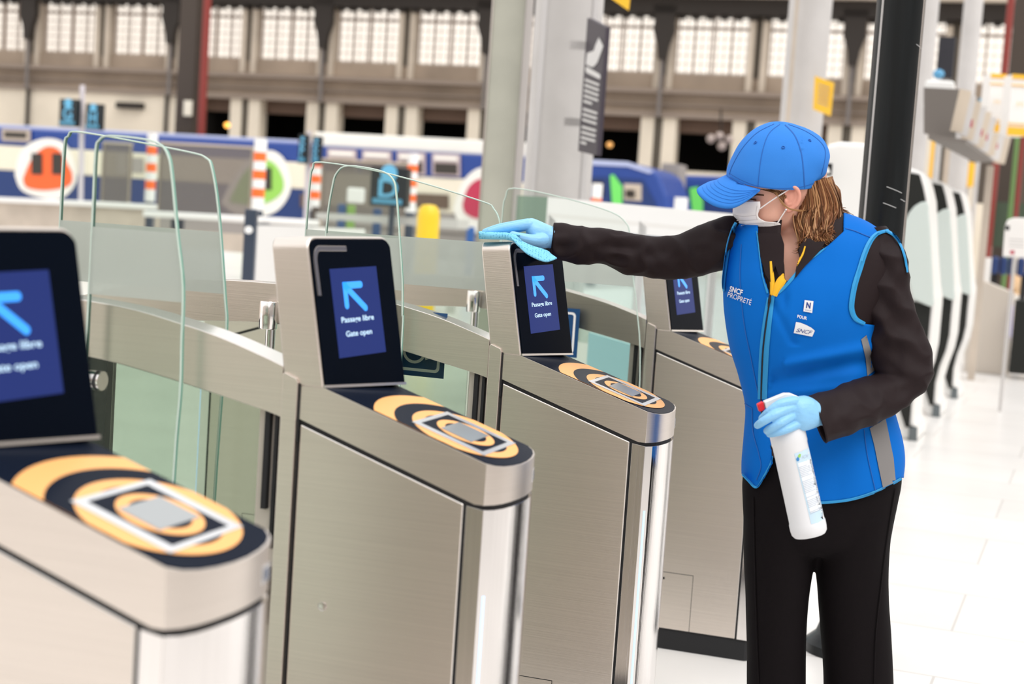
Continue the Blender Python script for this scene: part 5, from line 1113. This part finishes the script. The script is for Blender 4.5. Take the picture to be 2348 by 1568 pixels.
# ---- face mask
rows_m = [(462, 1681, 1743), (470, 1680, 1744), (480, 1680, 1741), (490, 1682, 1739), (500, 1687, 1741), (508, 1694, 1757), (512, 1698, 1788), (524, 1713, 1789), (532, 1726, 1788), (537, 1737, 1787)]
rings = []; N = (len(rows_m) - 1) * 4
for k in range(N + 1):
    y, xl, xe = cat(rows_m, k / 4); xc = 1792; a = xc - xl; te = math.acos(max(-1, min(1, (xc - xe) / a))); b = .088 - .010 * (k / N) - .022 * max(0, (k / N - .6))
    ring = []
    for i in range(33):
        q = -te + 2 * te * i / 32; pl_ = .0018 * math.sin(k / N * math.pi * 7) * math.cos(q)
        x = xc - a * math.cos(q) * 1.0; ring.append(at(x, y + 6 * math.cos(q) * 0, 3.42 + b * math.sin(q)) + Vector((-pl_, 0, 0)))
    rings.append(ring)
mk = MB().loft(rings, False, False).build('face_mask', M['mask'], person, smooth=True, auto=180); so = mk.modifiers.new('solidify', 'SOLIDIFY'); so.thickness = .0016; so.offset = 0
yn = rings[0][0].y
bvm = bvh_of([mk])
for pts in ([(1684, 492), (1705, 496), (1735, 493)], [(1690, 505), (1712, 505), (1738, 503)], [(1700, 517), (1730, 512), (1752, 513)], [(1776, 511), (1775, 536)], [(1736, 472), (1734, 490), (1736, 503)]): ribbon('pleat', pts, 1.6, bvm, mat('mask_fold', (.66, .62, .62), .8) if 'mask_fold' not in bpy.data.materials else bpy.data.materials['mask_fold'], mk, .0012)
MB().tube([project(bvm, 1742, 479, .001), at(1760, 466, ec.y - .006), at(1784, 450, ec.y - .012), at(1800, 440, ec.y - .016), at(1812, 432, ec.y - .014)], .0014, 8).build('ear_loop', M['mask'], mk, smooth=True)
MB().tube([project(bvm, 1783, 511, .001), at(1791, 498, ec.y - .006), at(1799, 486, ec.y - .010), at(1806, 474, ec.y - .008)], .0014, 8).build('ear_loop', M['mask'], mk, smooth=True)
# ---- cap
YC = 3.42
crown = [(1668, 401, 1884, 412, YC, .096, -.030), (1670, 386, 1895, 385, YC, .097, -.026), (1680, 362, 1902, 352, YC, .094, -.024), (1697, 330, 1893, 325, YC, .084, -.022), (1723, 304, 1866, 304, YC, .066, -.018), (1752, 288, 1836, 291, YC, .042, -.012), (1776, 281.5, 1806, 284, YC, .016, -.005), (1788, 280.5, 1794, 281, YC, .004, -.001)]
def cfold(t, q, p):
    x, y = topx(p); f = .0025 * NZ.noise(Vector((p.x * 18, p.z * 14, 4)))
    if x > 1840: f += .005 * NZ.noise(Vector((p.x * 30, p.z * 22, 2)))
    return f
cr_ = body_loft(crown, 96, 8, e=2.05, fold=cfold)
cap = MB().loft(cr_, True, False).build('cap', M['cap'], person, smooth=True, auto=180); so = cap.modifiers.new('solidify', 'SOLIDIFY'); so.thickness = .002; so.offset = -1
bvc = bvh_of([cap])
for pts, w_, mm in (([(1788, 285), (1764, 305), (1750, 340), (1742, 385), (1738, 430)], 1.6, 'capseam'), ([(1800, 286), (1822, 310), (1836, 345), (1842, 385), (1845, 432)], 2.6, 'capseam'), ([(1808, 285), (1850, 302), (1882, 326), (1893, 352), (1884, 400)], 1.4, 'capseam'), ([(1775, 284), (1735, 305), (1702, 340), (1680, 378), (1672, 400)], 1.4, 'capseam')):
    ribbon('cap_seam', pts, w_, bvc, M[mm], cap, .0012)
ribbon('sweatband_stitch', [(1672, 397), (1700, 413), (1740, 427), (1790, 432), (1840, 428), (1875, 416)], 1.2, bvc, M['capseam'], cap, .0010)
for x, y in ((1732, 327), (1796, 338), (1857, 322)):
    c_ = project(bvc, x, y, .001); n_ = (c_ - at(1785, 400, YC)).normalized(); a_ = n_.orthogonal().normalized(); b_ = n_.cross(a_)
    MB().tube([c_ + (a_ * math.cos(t) + b_ * math.sin(t)) * .0032 for t in [k * math.pi / 8 for k in range(17)]], .0010, 6).build('eyelet', M['capseam'], cap, smooth=True)
MB().lathe([(.0005, .004), (.006, .003), (.0078, 0), (.0075, -.004), (.006, -.006)], at(1790, 284, YC), 20, Vector((0, -.1, 1)).normalized()).build('button', M['cap'], cap, smooth=True)
I_ = [(1744, 433, 3.336), (1718, 427, 3.346), (1692, 416, 3.368), (1674, 406, 3.40), (1668, 400, 3.43), (1674, 397, 3.47), (1695, 398, 3.50)]
O_ = [(1742, 437, 3.330), (1718, 456, 3.318), (1680, 476, 3.318), (1640, 472, 3.335), (1608, 452, 3.375), (1598, 433, 3.42), (1625, 416, 3.475)]
rings = []
for k in range(37):
    ia, oa = cat(I_, k / 6), cat(O_, k / 6); a_, b_ = at(*ia), at(*oa); r = []
    for j in range(13):
        t = j / 12; p = a_.lerp(b_, t); p = p + Z * (.010 * math.sin(math.pi * t)) * math.sin(math.pi * min(1, k / 30)); r.append(p)
    rings.append(r)
brim = MB().loft(rings, False, False).build('brim', M['cap'], cap, smooth=True, auto=180); so = brim.modifiers.new('solidify', 'SOLIDIFY'); so.thickness = .003; so.offset = -1
bvr = bvh_of([brim])
for d in (.82, .7, .58, .46, .34):
    pts = []
    for k in range(1, 30, 4):
        ia, oa = cat(I_, k / 6), cat(O_, k / 6); pts.append((ia[0] + (oa[0] - ia[0]) * d, ia[1] + (oa[1] - ia[1]) * d))
    ribbon('brim_stitch', pts, .9, bvr, M['capseam'] if 0 else M['cap'], cap, .0012)
ribbon('brim_seam', [(1742, 434), (1718, 428), (1692, 417), (1674, 406)], 2.0, bvc, M['capseam'], cap, .0025)
# ---- hair
mb = MB()
hv = [(1812, 418, 1885, 402, 3.43, .070), (1826, 445, 1908, 425, 3.43, .074), (1834, 475, 1914, 455, 3.43, .072), (1828, 505, 1910, 490, 3.43, .066), (1830, 530, 1903, 520, 3.43, .058), (1842, 552, 1892, 547, 3.43, .042), (1855, 566, 1880, 562, 3.43, .02)]
mb.loft(body_loft(hv, 60, 8, fold=lambda t, q, p: .007 * NZ.noise(Vector((p.x * 50, p.z * 7, 1)))), True, True, 1)
rnd = random.Random(11)
def strand(pts, r, mi): mb.tube([Vector(p) for p in pts], r, 5, mi, False)
for i in range(520):
    s = rnd.random() ** .85; q = rnd.uniform(-.25, 1.0) * math.pi / 2 * 1.15
    # near-side half shell: s from the ear (0) to the back of the head (1)
    x0 = 1826 + s * 82; y0 = 428 - s * 24; b0 = .078 * math.cos(q * .8) 
    x1 = 1832 + s * 92 + rnd.gauss(0, 5); y1 = 470 + rnd.gauss(0, 5); x2 = 1826 + s * 92 + rnd.gauss(0, 7); y2 = 512 + rnd.gauss(0, 6)
    tl = rnd.random(); x3 = 1836 + s * 66 + rnd.gauss(0, 5); y3 = 558 - s * 26 + rnd.gauss(0, 7) + tl * 8; cx = rnd.choice((-14, -8, 8, 4)) if s < .6 else rnd.choice((10, 4, -8))
    sh = math.sqrt(max(.05, 1 - (2 * s - 1) ** 2)); dn = 3.43 - (.030 + .054 * sh) * rnd.uniform(.93, 1.03)
    dl = 3.302 + rnd.uniform(-.006, .012); pts = [at(x0, y0, dn + .004), at(x1, y1, dn - .004), at(x2, y2, (dn * .6 + dl * .4)), at(x3, y3, dl), at(x3 + cx, y3 + 9, dl + .004)]
    P = [Vector(cat([tuple(p) for p in pts], k / 4)) for k in range(17)]
    r = rnd.uniform(.0010, .0024); mb.tube(P, [r * (.5 + .5 * math.sin(math.pi * min(1, .15 + k / 19))) * (1 - .65 * (k / 16) ** 3) for k in range(17)], 5, rnd.choice((0, 0, 0, 1, 2, 2)), False)
# loose outer strands at the back, temple strands in front of the ear
for i in range(150):
    s = rnd.random(); pts = [at(1886 + s * 14, 403 + s * 10, 3.38 + s * .06), at(1908 + s * 18, 436, 3.37 + s * .08), at(1912 + s * 14 + rnd.gauss(0, 2), 470, 3.37 + s * .06), at(1930 + rnd.gauss(0, 8), 492 + rnd.gauss(0, 8), 3.40)]
    P = [Vector(cat([tuple(p) for p in pts], k / 4)) for k in range(13)]; mb.tube(P, [.0018 * (1 - .7 * k / 12) for k in range(13)], 5, rnd.choice((0, 0, 1, 2)), False)
for i in range(40):
    s = rnd.random(); pts = [at(1742 + s * 60, 434 + 1 * s, 3.345), at(1766 + s * 40, 440 + s * 3, 3.338), at(1785 + s * 18, 452 + rnd.gauss(0, 4), 3.336), at(1796 + rnd.gauss(0, 4), 462 + rnd.gauss(0, 9), 3.338)]
    P = [Vector(cat([tuple(p) for p in pts], k / 4)) for k in range(13)]; mb.tube(P, [.0009 * (1 - .7 * k / 12) for k in range(13)], 4, rnd.choice((0, 1, 2)), False)
for k_ in range(7):
    pts = [at(1775 + k_, 440, 3.335), at(1790, 458 + k_, 3.326), at(1808, 476 + k_ * .5, 3.318), at(1832, 481 + k_ * .6, 3.325), at(1848, 482, 3.34)]
    P = [Vector(cat([tuple(p) for p in pts], k / 4)) for k in range(17)]; mb.tube(P, .0007, 4, 2, False)
mb.build('hair', [M['hair1'], M['hair2'], M['hair3']], person, smooth=True, auto=180)
# ---- gloved hands
def hand(parts, palm, name, lab):
    mb = MB()
    mb.loft(body_loft(palm, 32, 5, e=2.3), True, True)
    for pts, rs in parts: capsule(mb, [at(*p) for p in pts], rs, 12)
    o = mb.build(name, M['glove'], person, smooth=True, label=lab); smooth_mods(o, .0016, 3, .4); return o
hR = hand([
    ([(1212, 515, 3.555), (1180, 519, 3.550), (1150, 524, 3.550), (1124, 530, 3.553)], [.0125, .0100, .0090, .0072]),
    ([(1212, 512, 3.580), (1176, 516, 3.580), (1142, 522, 3.580), (1112, 531, 3.582)], [.0125, .0102, .0092, .0075]),
    ([(1214, 514, 3.605), (1182, 518, 3.607), (1152, 524, 3.608), (1126, 532, 3.608)], [.0118, .0095, .0088, .0072]),
    ([(1218, 520, 3.628), (1194, 524, 3.632), (1170, 529, 3.634), (1150, 534, 3.634)], [.0105, .0085, .0078, .0065]),
    ([(1246, 549, 3.545), (1222, 550, 3.530), (1196, 545, 3.520), (1176, 539, 3.518)], [.0150, .0135, .0115, .0095])],
    [(1204, 504, 1206, 534, 3.588, .034), (1218, 500, 1215, 552, 3.586, .042), (1232, 504, 1228, 565, 3.585, .043), (1248, 511, 1244, 570, 3.586, .038), (1262, 517, 1258, 569, 3.588, .031), (1282, 524, 1278, 572, 3.588, .027), (1300, 530, 1296, 570, 3.586, .025)], 'glove', 'light blue glove on the outstretched hand lying flat on the cloth')
hL = hand([
    ([(1822, 920, 3.118), (1790, 926, 3.100), (1764, 944, 3.100), (1747, 959, 3.118)], [.0120, .0104, .0092, .0078]),
    ([(1812, 936, 3.110), (1778, 950, 3.088), (1750, 966, 3.088), (1737, 975, 3.104)], [.0120, .0102, .0092, .0080]),
    ([(1812, 956, 3.106), (1788, 970, 3.088), (1766, 982, 3.092), (1758, 988, 3.110)], [.0108, .0094, .0084, .0074]),
    ([(1826, 974, 3.110), (1800, 986, 3.094), (1778, 993, 3.096), (1764, 996, 3.110)], [.0100, .0086, .0078, .0068]),
    ([(1836, 925, 3.150), (1808, 926, 3.172), (1784, 934, 3.182), (1766, 944, 3.180)], [.0150, .0130, .0115, .0095])],
    [(1812, 914, 1818, 985, 3.128, .024), (1828, 909, 1838, 988, 3.128, .028), (1846, 907, 1856, 985, 3.135, .029), (1860, 911, 1872, 979, 3.142, .028), (1872, 917, 1884, 975, 3.152, .027), (1900, 925, 1908, 982, 3.172, .024)], 'glove', 'light blue glove gripping the neck of the spray bottle')
adoptp()
# ================================================================ spray bottle held in the left hand
B0, B1 = at(1857, 1226, 3.135), at(1800, 968, 3.140); ax_ = (B1 - B0).normalized(); Lb = (B1 - B0).length
sb = empty('spray_bottle', B0, 0, label='white plastic spray bottle with a red nozzle held in the gloved hand', cat='bottle')
rb = .0388
prof_b = [(.0005, 0.001), (rb * .86, 0.0), (rb * .97, .006), (rb, .016), (rb, .028), (rb * .965, .031), (rb * .955, .10), (rb * .955, .198), (rb * .985, .202), (rb * .98, .222), (rb * .93, .234), (rb * .6, .246), (rb * .38, .25), (rb * .36, .262)]
MB().lathe(prof_b, (0, 0, 0), 56, ax_).build('bottle_body', mat('bottle_plastic', (0.82, 0.83, 0.86), .28, noise=.01), sb, smooth=True, auto=50)
hx = at(1775, 918, 3.15) - B0
sbv = bvh_of([sb.children[0]])
def sproj(x, y, l):
    d = ray(x, y).normalized(); h = sbv.ray_cast(EYE - B0, d)
    if h[0] is None: q = sbv.find_nearest(at(x, y, 3.10) - B0); return q[0] + q[1] * l
    return h[0] + h[1] * l
def spatch(name, poly, m, lift, step=5, parent=sb):
    bm = bmesh.new(); vs = [bm.verts.new((x, y, 0)) for x, y in poly]; bm.faces.new(vs); xs = [p[0] for p in poly]; ys = [p[1] for p in poly]
    for a_, lo2, hi2 in ((0, min(xs), max(xs)), (1, min(ys), max(ys))):
        t = lo2 + step
        while t < hi2:
            co = [0, 0, 0]; no = [0, 0, 0]; co[a_] = t; no[a_] = 1; bmesh.ops.bisect_plane(bm, geom=bm.verts[:] + bm.edges[:] + bm.faces[:], plane_co=co, plane_no=no); t += step
    for v in bm.verts: v.co = sproj(v.co.x, v.co.y, lift)
    me = bpy.data.meshes.new(name); bm.to_mesh(me); bm.free(); me.materials.append(m); o = bpy.data.objects.new(name, me); COL.objects.link(o); o.parent = parent; me.polygons.foreach_set('use_smooth', [True] * len(me.polygons)); return o
lbm = mat('label_pale_blue', (.60, .78, .92), .4); lab = spatch('paper_label', [(1821, 1040), (1838, 1035), (1854, 1026), (1892, 1188), (1876, 1198), (1860, 1202)], lbm, .0005)
spatch('label_centre', [(1829, 1062), (1862, 1052), (1887, 1166), (1858, 1176)], mat('label_white', (.86, .90, .95), .4), .0008, 5, lab)
def lerp2(a, b, t): return (a[0] + (b[0] - a[0]) * t, a[1] + (b[1] - a[1]) * t)
tl_, tr_, bl_, br_ = (1825, 1060), (1860, 1048), (1857, 1186), (1889, 1172)
dk = mat('label_text_grey', (.50, .57, .68), .5)
for i in range(30):
    t = .10 + i * .029
    if i in (7, 8, 17, 18, 20, 26, 27): continue
    a, b = lerp2(tl_, bl_, t), lerp2(tr_, br_, t); e2 = .96 if i % 5 else .6; p0, p1 = lerp2(a, b, .05), lerp2(a, b, e2)
    spatch('label_line', [p0, p1, (p1[0] + .3, p1[1] + 1.0), (p0[0] + .3, p0[1] + 1.0)], dk, .0011, 6, lab)
for pts, c_, nm in (([(1825, 1052), (1829, 1047), (1833, 1052), (1831, 1057), (1827, 1057)], (.05, .25, .6), 'drop_mark'), ([(1829, 1045), (1833, 1040), (1836, 1041), (1835, 1048), (1831, 1050)], (.35, .65, .15), 'leaf_mark')):
    spatch(nm, pts, mat(nm, c_, .5), .0012, 6, lab)
me = text_mesh('FCH', 1, .0, 0); xs = [v.co.x for v in me.vertices]; x0, x1 = min(xs), max(xs)
for v in me.vertices: a = (v.co.x - x0) / (x1 - x0); b = v.co.y / .7; v.co = sproj(1838 + 13 * a + 1.2 * b, 1052.5 - 4.2 * a - 8 * b, .0012)
me.materials.append(dk); o = bpy.data.objects.new('label_text', me); COL.objects.link(o); o.parent = lab
# trigger head: nozzle, body and lever
def sbx(pts, Y0, th, nm, m, bv=.002): return MB().prism([at(x, y, Y0) - B0 for x, y in pts], (0, th, 0)).build(nm, m, sb, bevel=bv, seg=3)
sbx([(1753, 922), (1800, 903), (1815, 903), (1836, 912), (1838, 930), (1812, 934), (1800, 968), (1786, 968), (1788, 934), (1757, 938)], 3.120, .026, 'spray_head', M['white'])
sbx([(1737, 928), (1750, 921), (1755, 939), (1742, 945)], 3.123, .020, 'nozzle', mat('nozzle_red', (.80, .012, .02), .4))
sbx([(1770, 934), (1778, 932), (1776, 950), (1764, 968), (1758, 966), (1768, 950)], 3.128, .010, 'trigger', M['white'])
# ================================================================ cleaning cloth on the gate head
cl = MB()
top = [(1097, 540), (1110, 538), (1135, 538), (1160, 540), (1180, 545), (1192, 552)]
rings = []
for k in range(31):
    p = cat([(x, y) for x, y in top], k / 6)
    row = []
    for j in range(16):
        t = j / 15; row.append((p[0] + (t) * 6, p[1], 3.50 + t * .16))
    rings.append([at(x, y - 3.0, Y) + Z * (.0015 * NZ.noise(Vector((x * .05, Y * 30, 2)))) + Z * (-(at(x, y, Y).z) + 1.276) for x, y, Y in row])
o_top = rings
cl.loft(rings, False, False)
# rolled left edge and the fold hanging over the front of the head
roll = [at(1103, 542, Y) for Y in (3.50, 3.55, 3.60, 3.66)]
roll = [Vector((p.x, p.y, 1.2735)) for p in roll]
cl.tube([at(1100, 540, 3.502), at(1130, 540.5, 3.497), at(1160, 541, 3.496), at(1180, 546, 3.49), at(1192, 556, 3.485)], [.0070, .0072, .0070, .0065, .006], 14)
I2 = [(1168, 541, 3.492), (1190, 550, 3.488), (1215, 562, 3.49), (1240, 570, 3.50), (1256, 576, 3.51), (1262, 582, 3.53)]
O2 = [(1176, 549, 3.480), (1190, 566, 3.470), (1208, 582, 3.462), (1236, 596, 3.462), (1256, 600, 3.470), (1277, 592, 3.490)]
rr2 = []
for k in range(31):
    a, b = at(*cat(I2, k / 6)), at(*cat(O2, k / 6)); rr2.append([a.lerp(b, j / 8) + Vector((0, -.006 * math.sin(math.pi * j / 8), 0)) for j in range(9)])
cl.loft(rr2, False, False)
co = cl.build('cleaning_cloth', M['cloth'], None, smooth=True, auto=180); so = co.modifiers.new('solidify', 'SOLIDIFY'); so.thickness = .003; so.offset = 0
tag(co, 'light blue perforated cleaning cloth under the gloved hand on the gate head', 'cloth')
